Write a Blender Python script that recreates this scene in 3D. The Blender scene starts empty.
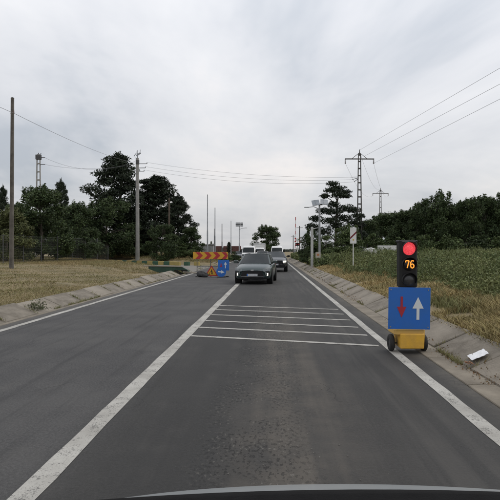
import bpy, math, random
import numpy as np
from mathutils import Vector, Matrix

R = math.radians
SC = bpy.context.scene
COL = SC.collection
random.seed(7)

# ------------------------------------------------------------------ camera
EYE = 1.6
YAW = math.atan(22 / 500)
cam_d = bpy.data.cameras.new('camera')
cam = bpy.data.objects.new('camera', cam_d)
COL.objects.link(cam)
cam.location = (0, 0, EYE)
cam.rotation_euler = (R(90), 0, YAW)
cam_d.sensor_width = 36
cam_d.lens = 36.0
cam_d.clip_start = 0.05
cam_d.clip_end = 6000
SC.camera = cam

# ------------------------------------------------------------------ sky
SUN_EL, SUN_AZ = 50, 62
world = bpy.data.worlds.new('World')
SC.world = world
world.use_nodes = True
W = world.node_tree
W.nodes.clear()


def wn(t, **kw):
    n = W.nodes.new(t)
    for k, v in kw.items():
        setattr(n, k, v)
    return n


def wmath(op, a, b=None):
    n = wn('ShaderNodeMath', operation=op)
    for i, v in enumerate((a, b)):
        if v is None:
            continue
        if isinstance(v, (int, float)):
            n.inputs[i].default_value = v
        else:
            W.links.new(v, n.inputs[i])
    return n.outputs[0]


sky = wn('ShaderNodeTexSky', sky_type='NISHITA', sun_disc=False)
sky.sun_elevation = R(SUN_EL)
sky.sun_rotation = R(SUN_AZ)
sky.air_density = 1.0
sky.dust_density = 3.0
bg_sky = wn('ShaderNodeBackground')
bg_sky.inputs['Strength'].default_value = 0.10
W.links.new(sky.outputs[0], bg_sky.inputs['Color'])
tc = wn('ShaderNodeTexCoord')
sep = wn('ShaderNodeSeparateXYZ')
W.links.new(tc.outputs['Generated'], sep.inputs[0])
zc = wmath('ADD', wmath('MAXIMUM', sep.outputs[2], 0.0), 0.17)
u = wmath('DIVIDE', sep.outputs[0], zc)
v = wmath('DIVIDE', sep.outputs[1], zc)
cmb = wn('ShaderNodeCombineXYZ')
W.links.new(u, cmb.inputs[0])
W.links.new(v, cmb.inputs[1])


def wnoise(scale, rot, loc, detail, rough, dist, nscale=1.0):
    m = wn('ShaderNodeMapping')
    m.inputs['Scale'].default_value = scale
    m.inputs['Rotation'].default_value = (0, 0, R(rot))
    m.inputs['Location'].default_value = loc
    W.links.new(cmb.outputs[0], m.inputs['Vector'])
    n = wn('ShaderNodeTexNoise')
    n.inputs['Scale'].default_value = nscale
    n.inputs['Detail'].default_value = detail
    n.inputs['Roughness'].default_value = rough
    n.inputs['Distortion'].default_value = dist
    W.links.new(m.outputs[0], n.inputs['Vector'])
    return n.outputs['Fac']


n_streak = wnoise((1.15, 0.22, 1), 18, (4.33, 8.44, 0), 5, 0.5, 0.7)
n_bank = wnoise((0.55, 0.42, 1), -12, (0.58, 4.43, 0), 6, 0.58, 0.5)
mixn = wmath('ADD', wmath('MULTIPLY', n_streak, 0.30), wmath('MULTIPLY', n_bank, 0.70))
ramp = wn('ShaderNodeValToRGB')
W.links.new(mixn, ramp.inputs[0])
el = ramp.color_ramp.elements
el[0].position = 0.37
el[0].color = (0.47, 0.50, 0.545, 1)
el[1].position = 0.62
el[1].color = (0.87, 0.83, 0.81, 1)
e = el.new(0.45)
e.color = (0.635, 0.645, 0.672, 1)
e = el.new(0.52)
e.color = (0.72, 0.722, 0.738, 1)
bg_c = wn('ShaderNodeBackground')
cie = wn('ShaderNodeMapRange')   # overcast skies are dimmer low down (CIE overcast)
cie.inputs[1].default_value = 0.0
cie.inputs[2].default_value = 0.55
cie.inputs[3].default_value = 0.67
cie.inputs[4].default_value = 1.17
W.links.new(wmath('MAXIMUM', sep.outputs[2], 0.0), cie.inputs[0])
W.links.new(cie.outputs[0], bg_c.inputs['Strength'])
W.links.new(ramp.outputs[0], bg_c.inputs['Color'])
mxs = wn('ShaderNodeMixShader')
mxs.inputs[0].default_value = 0.9
W.links.new(bg_sky.outputs[0], mxs.inputs[1])
W.links.new(bg_c.outputs[0], mxs.inputs[2])
wo = wn('ShaderNodeOutputWorld')
W.links.new(mxs.outputs[0], wo.inputs['Surface'])

# ------------------------------------------------------------------ sun
sun_d = bpy.data.lights.new('sun', 'SUN')
sun_d.energy = 0.8
sun_d.angle = R(40)
sun_d.color = (1.0, 0.96, 0.90)
sun = bpy.data.objects.new('sun', sun_d)
COL.objects.link(sun)
sdir = Vector((math.sin(R(SUN_AZ)) * math.cos(R(SUN_EL)), math.cos(R(SUN_AZ)) * math.cos(R(SUN_EL)), math.sin(R(SUN_EL))))
sun.rotation_euler = sdir.to_track_quat('Z', 'Y').to_euler()
sun.location = (0, 0, 60)

SC.view_settings.view_transform = 'Standard'
SC.view_settings.look = 'None'
SC.view_settings.exposure = 0.40
SC.view_settings.gamma = 1.0
SC.view_settings.use_curve_mapping = False
SC.render.engine = 'CYCLES'
SC.cycles.max_bounces = 6
SC.cycles.diffuse_bounces = 3
SC.cycles.glossy_bounces = 3
SC.cycles.transparent_max_bounces = 6
SC.cycles.use_denoising = True


# ================================================================== helpers
def at(px, D):
    xc = (px - 250) / 500
    c, s = math.cos(YAW), math.sin(YAW)
    return D * (xc * c - s) / (c + xc * s)


def zat(px, py, D):
    xc = (px - 250) / 500
    return EYE + (250 - py) / 500 * D / (math.cos(YAW) + xc * math.sin(YAW))


MATS = {}


def mat(name, col, rough=0.8, col2=None, scale=5.0, metal=0.0, bump=0.0, bscale=None, emit=None, estr=0.0,
        island=0.0, detail=4, spec=0.5, coat=0.0):
    """one principled surface; col2 adds a noise mottling, island a per-leaf variation"""
    if name in MATS:
        return MATS[name]
    m = bpy.data.materials.new(name)
    m.use_nodes = True
    nt = m.node_tree
    b = nt.nodes['Principled BSDF']
    b.inputs['Roughness'].default_value = rough
    b.inputs['Metallic'].default_value = metal
    b.inputs['Specular IOR Level'].default_value = spec
    b.inputs['Coat Weight'].default_value = coat
    b.inputs['Base Color'].default_value = (*col, 1)
    t = nt.nodes.new('ShaderNodeTexCoord')
    outc = None
    if col2 is not None:
        n = nt.nodes.new('ShaderNodeTexNoise')
        n.inputs['Scale'].default_value = scale
        n.inputs['Detail'].default_value = detail
        n.inputs['Roughness'].default_value = 0.62
        nt.links.new(t.outputs['Object'], n.inputs['Vector'])
        rp = nt.nodes.new('ShaderNodeValToRGB')
        rp.color_ramp.elements[0].position = 0.34
        rp.color_ramp.elements[0].color = (*col, 1)
        rp.color_ramp.elements[1].position = 0.66
        rp.color_ramp.elements[1].color = (*col2, 1)
        nt.links.new(n.outputs['Fac'], rp.inputs[0])
        outc = rp.outputs[0]
        nt.links.new(outc, b.inputs['Base Color'])
    if island > 0:
        g = nt.nodes.new('ShaderNodeNewGeometry')
        h = nt.nodes.new('ShaderNodeHueSaturation')
        mr = nt.nodes.new('ShaderNodeMapRange')
        mr.inputs[3].default_value = 1 - island
        mr.inputs[4].default_value = 1 + island
        nt.links.new(g.outputs['Random Per Island'], mr.inputs[0])
        nt.links.new(mr.outputs[0], h.inputs['Value'])
        mh = nt.nodes.new('ShaderNodeMapRange')
        mh.inputs[3].default_value = 0.5 - 0.03 * island
        mh.inputs[4].default_value = 0.5 + 0.03 * island
        ml = nt.nodes.new('ShaderNodeMath')
        ml.operation = 'FRACT'
        ml2 = nt.nodes.new('ShaderNodeMath')
        ml2.operation = 'MULTIPLY'
        ml2.inputs[1].default_value = 17.3
        nt.links.new(g.outputs['Random Per Island'], ml2.inputs[0])
        nt.links.new(ml2.outputs[0], ml.inputs[0])
        nt.links.new(ml.outputs[0], mh.inputs[0])
        nt.links.new(mh.outputs[0], h.inputs['Hue'])
        h.inputs['Color'].default_value = (*col, 1)
        if outc is not None:
            nt.links.new(outc, h.inputs['Color'])
        nt.links.new(h.outputs[0], b.inputs['Base Color'])
    if bump > 0:
        n2 = nt.nodes.new('ShaderNodeTexNoise')
        n2.inputs['Scale'].default_value = bscale or scale * 4
        n2.inputs['Detail'].default_value = 5
        nt.links.new(t.outputs['Object'], n2.inputs['Vector'])
        bp = nt.nodes.new('ShaderNodeBump')
        bp.inputs['Strength'].default_value = bump
        bp.inputs['Distance'].default_value = 0.02
        nt.links.new(n2.outputs['Fac'], bp.inputs['Height'])
        nt.links.new(bp.outputs[0], b.inputs['Normal'])
    if emit is not None:
        b.inputs['Emission Color'].default_value = (*emit, 1)
        b.inputs['Emission Strength'].default_value = estr
    MATS[name] = m
    return m


def tag(o, label=None, cat=None, group=None, kind=None):
    if label:
        o['label'] = label
    if cat:
        o['category'] = cat
    if group:
        o['group'] = group
    if kind:
        o['kind'] = kind
    return o


def empty(name, loc=(0, 0, 0), rz=0.0, label=None, cat=None, group=None):
    o = bpy.data.objects.new(name, None)
    o.empty_display_size = 0.2
    COL.objects.link(o)
    o.location = loc
    o.rotation_euler = (0, 0, rz)
    return tag(o, label, cat, group)


def link_mesh(name, me, m, parent=None):
    o = bpy.data.objects.new(name, me)
    COL.objects.link(o)
    if m is not None and len(me.materials) == 0:
        me.materials.append(m)
    if parent is not None:
        o.parent = parent
    return o


def mesh_np(name, V, F, m, parent=None, smooth=False):
    V = np.asarray(V, dtype=np.float32)
    F = np.asarray(F, dtype=np.int32)
    me = bpy.data.meshes.new(name)
    k = F.shape[1]
    me.vertices.add(len(V))
    me.vertices.foreach_set('co', V.ravel())
    me.loops.add(F.size)
    me.loops.foreach_set('vertex_index', F.ravel())
    me.polygons.add(len(F))
    me.polygons.foreach_set('loop_start', np.arange(0, F.size, k, dtype=np.int32))
    me.polygons.foreach_set('loop_total', np.full(len(F), k, dtype=np.int32))
    if smooth:
        me.polygons.foreach_set('use_smooth', np.ones(len(F), dtype=bool))
    me.update(calc_edges=True)
    return link_mesh(name, me, m, parent)


class MB:
    def __init__(self):
        self.v = []
        self.f = []

    def add(self, vs, fs):
        k = len(self.v)
        self.v += [tuple(p) for p in vs]
        self.f += [tuple(i + k for i in f) for f in fs]
        return self

    def box(self, c, s, rz=0.0, rx=0.0, ry=0.0, ch=0.0):
        """box centred at c, sizes s; ch chamfers the vertical edges and the rims"""
        hx, hy, hz = s[0] / 2, s[1] / 2, s[2] / 2
        M = Matrix.Rotation(rz, 3, 'Z') @ Matrix.Rotation(ry, 3, 'Y') @ Matrix.Rotation(rx, 3, 'X')
        if ch <= 0:
            vs = [(x, y, z) for z in (-hz, hz) for (x, y) in ((-hx, -hy), (hx, -hy), (hx, hy), (-hx, hy))]
            fs = [(3, 2, 1, 0), (4, 5, 6, 7), (0, 1, 5, 4), (1, 2, 6, 5), (2, 3, 7, 6), (3, 0, 4, 7)]
        else:
            def ring(i, z):
                a, b = hx - i, hy - i
                c2 = ch
                return [(-a + c2, -b, z), (a - c2, -b, z), (a, -b + c2, z), (a, b - c2, z), (a - c2, b, z),
                        (-a + c2, b, z), (-a, b - c2, z), (-a, -b + c2, z)]
            vs = ring(ch * .7, -hz) + ring(0, -hz + ch * .7) + ring(0, hz - ch * .7) + ring(ch * .7, hz)
            fs = [tuple(reversed(range(8))), tuple(range(24, 32))]
            for r in range(3):
                for i in range(8):
                    j = (i + 1) % 8
                    fs.append((r * 8 + i, r * 8 + j, r * 8 + 8 + j, r * 8 + 8 + i))
        c = Vector(c)
        return self.add([c + M @ Vector(p) for p in vs], fs)

    def tube(self, pts, r, n=8, cap=True):
        pts = [Vector(p) for p in pts]
        rs = r if isinstance(r, (list, tuple)) else [r] * len(pts)
        vs, fs = [], []
        prev = None
        for i, p in enumerate(pts):
            d = (pts[min(i + 1, len(pts) - 1)] - pts[max(i - 1, 0)])
            if d.length < 1e-9:
                d = Vector((0, 0, 1))
            d.normalize()
            if prev is None:
                a = Vector((1, 0, 0)) if abs(d.x) < 0.9 else Vector((0, 1, 0))
                a = (a - d * a.dot(d)).normalized()
            else:
                a = (prev - d * prev.dot(d)).normalized()
            prev = a
            b = d.cross(a)
            for k in range(n):
                t = 2 * math.pi * k / n
                vs.append(p + (a * math.cos(t) + b * math.sin(t)) * rs[i])
        for i in range(len(pts) - 1):
            for k in range(n):
                j = (k + 1) % n
                fs.append((i * n + k, i * n + j, i * n + n + j, i * n + n + k))
        if cap:
            fs.append(tuple(reversed(range(n))))
            fs.append(tuple(range((len(pts) - 1) * n, len(pts) * n)))
        return self.add(vs, fs)

    def disc_y(self, c, r, y0, y1, n=24, r1=None):
        """cylinder along Y"""
        return self.tube([(c[0], y0, c[1]), (c[0], y1, c[1])], [r, r if r1 is None else r1], n)

    def prism_y(self, poly, y0, y1):
        """polygon in (x,z) extruded along Y"""
        n = len(poly)
        vs = [(p[0], y0, p[1]) for p in poly] + [(p[0], y1, p[1]) for p in poly]
        fs = [tuple(range(n)), tuple(reversed(range(n, 2 * n)))]
        for i in range(n):
            j = (i + 1) % n
            fs.append((j, i, n + i, n + j))
        return self.add(vs, fs)

    def prism_x(self, poly, x0, x1):
        """polygon in (y,z) extruded along X"""
        n = len(poly)
        vs = [(x0, p[0], p[1]) for p in poly] + [(x1, p[0], p[1]) for p in poly]
        fs = [tuple(reversed(range(n))), tuple(range(n, 2 * n))]
        for i in range(n):
            j = (i + 1) % n
            fs.append((i, j, n + j, n + i))
        return self.add(vs, fs)

    def patch(self, a, b, c, d, nu=6, nv=4, bulge=(0, 0, 0), thick=None):
        """bilinear patch a-b (bottom) d-c (top), bulged along a vector"""
        a, b, c, d = map(Vector, (a, b, c, d))
        bu = Vector(bulge)
        vs, fs = [], []
        for j in range(nv + 1):
            t = j / nv
            for i in range(nu + 1):
                s = i / nu
                p = (a * (1 - s) + b * s) * (1 - t) + (d * (1 - s) + c * s) * t
                p = p + bu * (1 - (2 * s - 1) ** 2)
                vs.append(p)
        k = nu + 1
        for j in range(nv):
            for i in range(nu):
                fs.append((j * k + i, j * k + i + 1, j * k + k + i + 1, j * k + k + i))
        return self.add(vs, fs)

    def mesh(self, name, smooth=False):
        me = bpy.data.meshes.new(name)
        me.from_pydata(self.v, [], self.f)
        if smooth:
            for p in me.polygons:
                p.use_smooth = True
        me.update()
        return me

    def build(self, name, m, parent=None, smooth=False):
        return link_mesh(name, self.mesh(name, smooth), m, parent)


def copy_tree(o, parent=None):
    c = o.copy()
    COL.objects.link(c)
    c.parent = parent
    for ch in list(o.children):
        copy_tree(ch, c)
    return c


def autosmooth(o, ang=40):
    me = o.data
    for p in me.polygons:
        p.use_smooth = True
    me.set_sharp_from_angle(angle=R(ang))


# ================================================================== ground, road
def sstep(a, b, x):
    t = np.clip((x - a) / (b - a), 0, 1)
    return t * t * (3 - 2 * t)


def side_road_mask(x, y):
    """1 on the side road that joins from the far side of the verge"""
    q = np.maximum(0, -x - 6)
    a_ = 34.5 + 1.2 * q
    b_ = 51.5 + 0.62 * q
    return sstep(0, 2.0, y - a_) * (1 - sstep(0, 2.5, y - b_)) * (1 - sstep(-5.4, -5.0, x)) * sstep(-30, -26, x)


def gz(x, y):
    x = np.asarray(x, float)
    y = np.asarray(y, float)
    left = np.interp(-x, [5.75, 5.85, 6.42, 9, 13, 20, 60, 400], [-0.06, -0.05, 0.22, 0.40, 0.58, 0.66, 0.7, 0.7])
    right = np.interp(x, [2.25, 2.6, 3.22, 4.2, 6.0, 9, 15, 60, 400], [-0.06, -0.05, 0.225, 0.36, 0.52, 0.66, 0.72, 0.75, 0.75])
    z = np.where(x < -2, left, right)
    z = np.where((x > -5.8) & (x < 2.4), -0.06, z)
    bumps = 0.05 * np.sin(x * 1.3 + 0.4 * y) * np.sin(0.7 * y + 0.5) + 0.03 * np.sin(2.9 * x - 1.7 * y)
    w = np.where(x < -2, sstep(6.6, 8.5, -x), sstep(3.4, 5.0, x))
    z = z + bumps * w
    z = z - 0.36 * sstep(27.5, 31.5, y) * (1 - sstep(36, 38, y)) * sstep(-12, -8, x) * (x < -5.8)
    m = side_road_mask(x, y)
    z = z * (1 - m) + (-0.05) * m
    far = 1 - sstep(110, 220, y)
    z = np.where((x < -5.8) | (x > 2.4), z * far + (-0.02) * (1 - far), z)
    return z


def gz1(x, y):
    return float(gz(np.array([x]), np.array([y]))[0])


m_ground = mat('dry_earth', (0.125, 0.105, 0.052), 0.95, (0.210, 0.160, 0.085), 0.6, bump=0.4, bscale=30)
m_asphalt = bpy.data.materials.new('asphalt')
m_paint = bpy.data.materials.new('worn_white_paint')


def asphalt_nodes(nt):
    """returns colour socket, roughness socket and height socket of the worn asphalt"""
    N, L = nt.nodes, nt.links
    t = N.new('ShaderNodeTexCoord')
    P = t.outputs['Object']

    def noise(scale, detail=4, rough=0.6, vec=None, sc=None):
        n = N.new('ShaderNodeTexNoise')
        n.inputs['Scale'].default_value = scale
        n.inputs['Detail'].default_value = detail
        n.inputs['Roughness'].default_value = rough
        src = P
        if sc:
            mp = N.new('ShaderNodeMapping')
            mp.inputs['Scale'].default_value = sc
            L.new(P, mp.inputs['Vector'])
            src = mp.outputs[0]
        L.new(src, n.inputs['Vector'])
        return n.outputs['Fac']

    def mth(op, a, b=None, clamp=False):
        n = N.new('ShaderNodeMath')
        n.operation = op
        n.use_clamp = clamp
        for i, q in enumerate((a, b)):
            if q is None:
                continue
            if isinstance(q, (int, float)):
                n.inputs[i].default_value = q
            else:
                L.new(q, n.inputs[i])
        return n.outputs[0]

    def rng(val, a, b, c, d):
        n = N.new('ShaderNodeMapRange')
        n.interpolation_type = 'SMOOTHSTEP'
        L.new(val, n.inputs[0])
        for i, q in enumerate((a, b, c, d)):
            n.inputs[i + 1].default_value = q
        return n.outputs[0]

    def mix(fac, a, b):
        n = N.new('ShaderNodeMix')
        n.data_type = 'RGBA'
        L.new(fac, n.inputs['Factor'])
        for key, q in ((6, a), (7, b)):
            if isinstance(q, tuple):
                n.inputs[key].default_value = (*q, 1)
            else:
                L.new(q, n.inputs[key])
        return n.outputs[2]
    sp = N.new('ShaderNodeSeparateXYZ')
    L.new(P, sp.inputs[0])
    X = sp.outputs[0]
    Y = sp.outputs[1]
    wob = noise(0.35, 3)
    Xw = mth('ADD', X, mth('MULTIPLY', mth('SUBTRACT', wob, 0.5), 0.9))
    fine = mth('ADD', mth('MULTIPLY', noise(150, 2, 0.7), 0.45), mth('MULTIPLY', noise(42, 3, 0.75), 0.55))
    mid = noise(9, 5, 0.65)
    rut = mth('ADD', mth('MULTIPLY', noise(1.0, 4, 0.55, sc=(4.0, 0.22, 1)), 0.55), mth('MULTIPLY', noise(2.2, 4, 0.6), 0.45))
    big = noise(0.7, 4, 0.6)
    streak = noise(1.0, 4, 0.6, sc=(5.0, 0.22, 1))
    c = mix(rng(fine, 0.38, 0.64, 0, 1), (0.024, 0.024, 0.025), (0.082, 0.081, 0.081))
    c = mix(mth('MULTIPLY', rng(big, 0.38, 0.66, 0, 1), 0.40), c, (0.090, 0.088, 0.085))
    c = mix(mth('MULTIPLY', rng(streak, 0.50, 0.72, 0, 1), 0.6), c, (0.030, 0.030, 0.031))
    # near lane a little darker than the far one: two resurfacings
    lane = rng(X, -1.9, -1.3, 0, 1)
    c = mix(mth('MULTIPLY', lane, 0.62), c, (0.024, 0.0235, 0.022))
    # patched worn band between the wheel tracks of the near lane
    pitb = mth('MULTIPLY', rng(Xw, -0.75, -0.35, 0, 1), rng(Xw, 0.05, 0.55, 1, 0))
    band = mth('MULTIPLY', rng(Xw, -0.55, 0.05, 0, 1), rng(Xw, 0.30, 1.10, 1, 0))
    band = mth('MULTIPLY', band, rng(Y, 8.5, 17.0, 1, 0.25))
    # darkened tyre tracks either side of it and pale dusty streaks along the lane
    track = mth('MULTIPLY', rng(Xw, -1.45, -0.95, 0, 1), rng(Xw, -0.55, -0.15, 1, 0))
    track2 = mth('MULTIPLY', rng(Xw, 0.85, 1.15, 0, 1), rng(Xw, 1.35, 1.75, 1, 0))
    c = mix(mth('MULTIPLY', mth('ADD', track, track2), 0.38), c, (0.024, 0.024, 0.024))
    side_dust = mth('MULTIPLY', rng(Xw, 0.9, 1.25, 0, 1), rng(Xw, 1.5, 1.85, 1, 0))
    c = mix(mth('MULTIPLY', mth('MULTIPLY', side_dust, rng(streak, 0.40, 0.62, 0, 1)), 0.30), c, (0.100, 0.094, 0.086))
    c = mix(mth('MULTIPLY', rng(rut, 0.50, 0.74, 0, 1), 0.22), c, (0.105, 0.098, 0.088))
    c = mix(mth('MULTIPLY', band, mth('MULTIPLY', rng(rut, 0.36, 0.62, 0.15, 1.0), 0.65)), c, (0.100, 0.088, 0.074))
    spots_n = noise(25, 3, 0.6, sc=(1.25, 0.8, 1))
    cluster = rng(noise(1.7, 3), 0.38, 0.56, 0, 1)
    pit = mth('MULTIPLY', mth('MULTIPLY', rng(spots_n, 0.565, 0.605, 0, 1), cluster), pitb)
    c = mix(mth('MULTIPLY', pit, 0.65), c, (0.013, 0.013, 0.013))
    chip = mth('MULTIPLY', mth('MULTIPLY', rng(spots_n, 0.41, 0.37, 0, 1), rng(noise(2.3, 2), 0.42, 0.56, 0, 1)), pitb)
    c = mix(mth('MULTIPLY', chip, 0.42), c, (0.180, 0.170, 0.152))
    # dusty edges
    dust = mth('ADD', rng(Xw, 1.9, 2.5, 0, 0.6), rng(Xw, -5.2, -5.9, 0, 0.6))
    c = mix(mth('MULTIPLY', dust, rng(mid, 0.3, 0.7, 0.4, 1)), c, (0.135, 0.122, 0.100))
    # cracks
    vor = N.new('ShaderNodeTexVoronoi')
    vor.feature = 'DISTANCE_TO_EDGE'
    vor.inputs['Scale'].default_value = 0.55
    mpv = N.new('ShaderNodeMapping')
    mpv.inputs['Scale'].default_value = (1.3, 0.5, 1)
    va = N.new('ShaderNodeVectorMath')
    va.operation = 'ADD'
    nv = N.new('ShaderNodeTexNoise')
    nv.inputs['Scale'].default_value = 1.6
    nv.inputs['Detail'].default_value = 5
    L.new(P, nv.inputs['Vector'])
    L.new(P, va.inputs[0])
    L.new(nv.outputs['Color'], va.inputs[1])
    L.new(va.outputs[0], mpv.inputs['Vector'])
    L.new(mpv.outputs[0], vor.inputs['Vector'])
    crack = mth('MULTIPLY', rng(vor.outputs['Distance'], 0.0, 0.007, 1, 0), rng(noise(0.5, 2), 0.48, 0.60, 0, 0.45))
    c = mix(crack, c, (0.020, 0.020, 0.020))
    h = mth('ADD', mth('MULTIPLY', fine, 0.5), mth('MULTIPLY', mid, 0.25))
    h = mth('SUBTRACT', h, mth('MULTIPLY', pit, 1.2))
    h = mth('ADD', h, mth('MULTIPLY', chip, 0.5))
    h = mth('SUBTRACT', h, crack)
    return c, h, mix, rng, noise, mth


def finish(nt, c, h, rough):
    b = nt.nodes['Principled BSDF']
    b.inputs['Roughness'].default_value = rough
    b.inputs['Specular IOR Level'].default_value = 0.25
    nt.links.new(c, b.inputs['Base Color'])
    bp = nt.nodes.new('ShaderNodeBump')
    bp.inputs['Strength'].default_value = 0.8
    bp.inputs['Distance'].default_value = 0.012
    nt.links.new(h, bp.inputs['Height'])
    nt.links.new(bp.outputs[0], b.inputs['Normal'])


m_asphalt.use_nodes = True
c_, h_, *_ = asphalt_nodes(m_asphalt.node_tree)
finish(m_asphalt.node_tree, c_, h_, 0.78)
m_paint.use_nodes = True
c_, h_, mix_, rng_, noise_, mth_ = asphalt_nodes(m_paint.node_tree)
wear = mth_('ADD', mth_('MULTIPLY', noise_(70, 4, 0.75), 0.6), mth_('MULTIPLY', noise_(6.5, 4, 0.7), 0.45))
dirt = noise_(1.4, 4, 0.65)
pc = mix_(rng_(dirt, 0.35, 0.7, 0, 1), (0.42, 0.41, 0.38), (0.29, 0.28, 0.255))
pc = mix_(rng_(noise_(120, 2), 0.4, 0.7, 0, 0.4), pc, (0.24, 0.235, 0.22))
c_ = mix_(rng_(wear, 0.555, 0.64, 0, 0.85), pc, c_)
finish(m_paint.node_tree, c_, h_, 0.75)

# ground sheet to the horizon
xs = np.concatenate([[-900, -500, -250, -140, -90], np.arange(-60, -20, 4), np.arange(-20, -6.6, 0.55),
                     [-6.42, -6.1, -5.85, -5.75, -5.0, -3, -1, 1, 2.25, 2.4, 2.6, 2.9, 3.22], np.arange(3.6, 16, 0.6),
                     np.arange(16, 62, 4), [90, 140, 250, 500, 900]])
ys = np.concatenate([[-40, -20, -8], np.arange(-2, 60, 0.7), np.arange(60, 120, 3), [130, 150, 180, 220, 300, 500, 1000, 2500]])
GX, GY = np.meshgrid(xs, ys)
V = np.stack([GX.ravel(), GY.ravel(), gz(GX, GY).ravel()], 1)
nx, ny = len(xs), len(ys)
ii, jj = np.meshgrid(np.arange(nx - 1), np.arange(ny - 1))
a = (jj * nx + ii).ravel()
F = np.stack([a, a + 1, a + 1 + nx, a + nx], 1)
ground = tag(mesh_np('ground', V, F, m_ground, smooth=True), 'dry earth and straw ground of both roadside verges', kind='structure')

# road sheet, dense enough for the bump-free relief
road_me = MB()
yb = [-12, 0, 5, 10, 20, 40, 80, 120, 200, 420]
for i in range(len(yb) - 1):
    road_me.add([(-5.72, yb[i], 0), (2.30, yb[i], 0), (2.30, yb[i + 1], 0), (-5.72, yb[i + 1], 0)], [(0, 1, 2, 3)])
road = tag(road_me.build('road', m_asphalt), 'worn grey asphalt two lane road', kind='structure')
sr = MB()
sr.add([(-24, 57.0, 0.004), (-5.73, 36.2, 0.004), (-5.73, 50.2, 0.004), (-24, 61.5, 0.004)], [(0, 1, 2, 3)])
tag(sr.build('side_road', mat('dusty_asphalt', (0.13, 0.122, 0.108), 0.85, (0.19, 0.178, 0.155), 1.2, bump=0.4, bscale=80)), 'dusty pale side road joining by the green headwall', kind='structure')


def strip(name, x0a, x1a, ya, x0b, x1b, yb_, z=0.004, jag=0.008, n=160, parent=road):
    """painted line as a sheet with slightly ragged edges"""
    ysn = ya + (yb_ - ya) * np.linspace(0, 1, n) ** 1.8 if yb_ - ya > 30 else np.linspace(ya, yb_, n)
    mb = MB()
    vs, fs = [], []
    for i, y in enumerate(ysn):
        t = (y - ya) / (yb_ - ya)
        vs.append((x0a + (x0b - x0a) * t + random.uniform(-jag, jag), y, z))
        vs.append((x1a + (x1b - x1a) * t + random.uniform(-jag, jag), y, z))
    for i in range(n - 1):
        fs.append((2 * i, 2 * i + 1, 2 * i + 3, 2 * i + 2))
    mb.add(vs, fs)
    return mb.build(name, m_paint, parent)


strip('centre_line', -1.69, -1.51, 1.0, -1.69, -1.51, 220)
strip('edge_line', 1.85, 2.0, 1.0, 1.85, 2.0, 220)
strip('edge_line', -5.44, -5.29, 1.0, -5.44, -5.29, 36.0)
strip('edge_line', -5.44, -5.29, 52.0, -5.44, -5.29, 220)
for k, D in enumerate((9.25, 10.28, 11.25, 12.3, 13.35, 14.35)):
    mb = MB()
    vs, fs = [], []
    n = 60
    for i in range(n):
        t = i / (n - 1)
        x = -1.50 + (1.78 + 1.50) * t
        y = D - 0.82 * t
        vs += [(x, y - 0.06 + random.uniform(-.006, .006), 0.0045), (x, y + 0.06 + random.uniform(-.006, .006), 0.0045)]
        if i:
            fs.append((2 * i - 2, 2 * i, 2 * i + 1, 2 * i - 1))
    mb.add(vs, fs).build('rumble_bar', m_paint, road)

# concrete channel lining on both sides, slab by slab
m_conc = [mat('weathered_concrete', (0.140, 0.121, 0.095), 0.9, (0.232, 0.205, 0.166), 1.4, bump=0.5, bscale=45),
          mat('stained_concrete', (0.100, 0.086, 0.067), 0.9, (0.205, 0.182, 0.148), 2.6, bump=0.5, bscale=45),
          mat('pale_concrete', (0.160, 0.140, 0.112), 0.9, (0.250, 0.223, 0.182), 1.1, bump=0.5, bscale=45)]
m_strip = mat('concrete_strip', (0.128, 0.110, 0.085), 0.92, (0.212, 0.186, 0.146), 2.2, bump=0.5, bscale=50)


def slab_mesh(w, h, L, th, seed):
    """sloping slab: bottom edge at origin, rises by h over w; chamfered arrises"""
    rnd = random.Random(seed)
    c = 0.014
    d = Vector((w, 0, h)).normalized()
    nrm = Vector((-h, 0, w)).normalized()
    ln = math.hypot(w, h)
    vs = []
    for (a_, n_) in ((0, -th), (0, -c), (c, 0), (ln - c, 0), (ln, -c), (ln, -th)):
        for y, iny in ((0, 1), (c, 0), (L - c, 0), (L, 1)):
            off = n_ - (c if (iny and n_ > -th) else 0)
            p = d * a_ + nrm * off
            vs.append((p.x + rnd.uniform(-.003, .003), y, p.z + rnd.uniform(-.003, .003)))
    fs = []
    for i in range(5):
        for j in range(3):
            fs.append((i * 4 + j, i * 4 + 4 + j, i * 4 + 5 + j, i * 4 + 1 + j))
    fs.append(tuple(i * 4 for i in range(6)))
    fs.append(tuple(reversed([i * 4 + 3 for i in range(6)])))
    me = bpy.data.meshes.new('slab')
    me.from_pydata(vs, [], fs)
    me.update()
    return me


def lining(name, label, side, ranges):
    e_ = tag(empty(name, (0, 0, 0), label=label), kind='structure')
    mes = []
    for i in range(6):
        me = slab_mesh(0.60, 0.27, 1.47, 0.12, i)
        me.materials.append(m_conc[i % 3])
        mes.append(me)
    rnd = random.Random(3 if side > 0 else 4)
    for (y0, y1) in ranges:
        y = y0
        while y < y1:
            o = bpy.data.objects.new('slab', rnd.choice(mes))
            COL.objects.link(o)
            o.parent = e_
            if side > 0:
                o.location = (2.62 + rnd.uniform(-.015, .015), y, 0.02 + rnd.uniform(-.012, .012))
                o.rotation_euler = (rnd.uniform(-.008, .008), rnd.uniform(-.02, .02), rnd.uniform(-.008, .008))
            else:
                o.location = (-5.86 + rnd.uniform(-.015, .015), y + 1.47, 0.012 + rnd.uniform(-.012, .012))
                o.rotation_euler = (rnd.uniform(-.008, .008), rnd.uniform(-.02, .02), math.pi + rnd.uniform(-.008, .008))
            y += 1.5
    return e_


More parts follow.
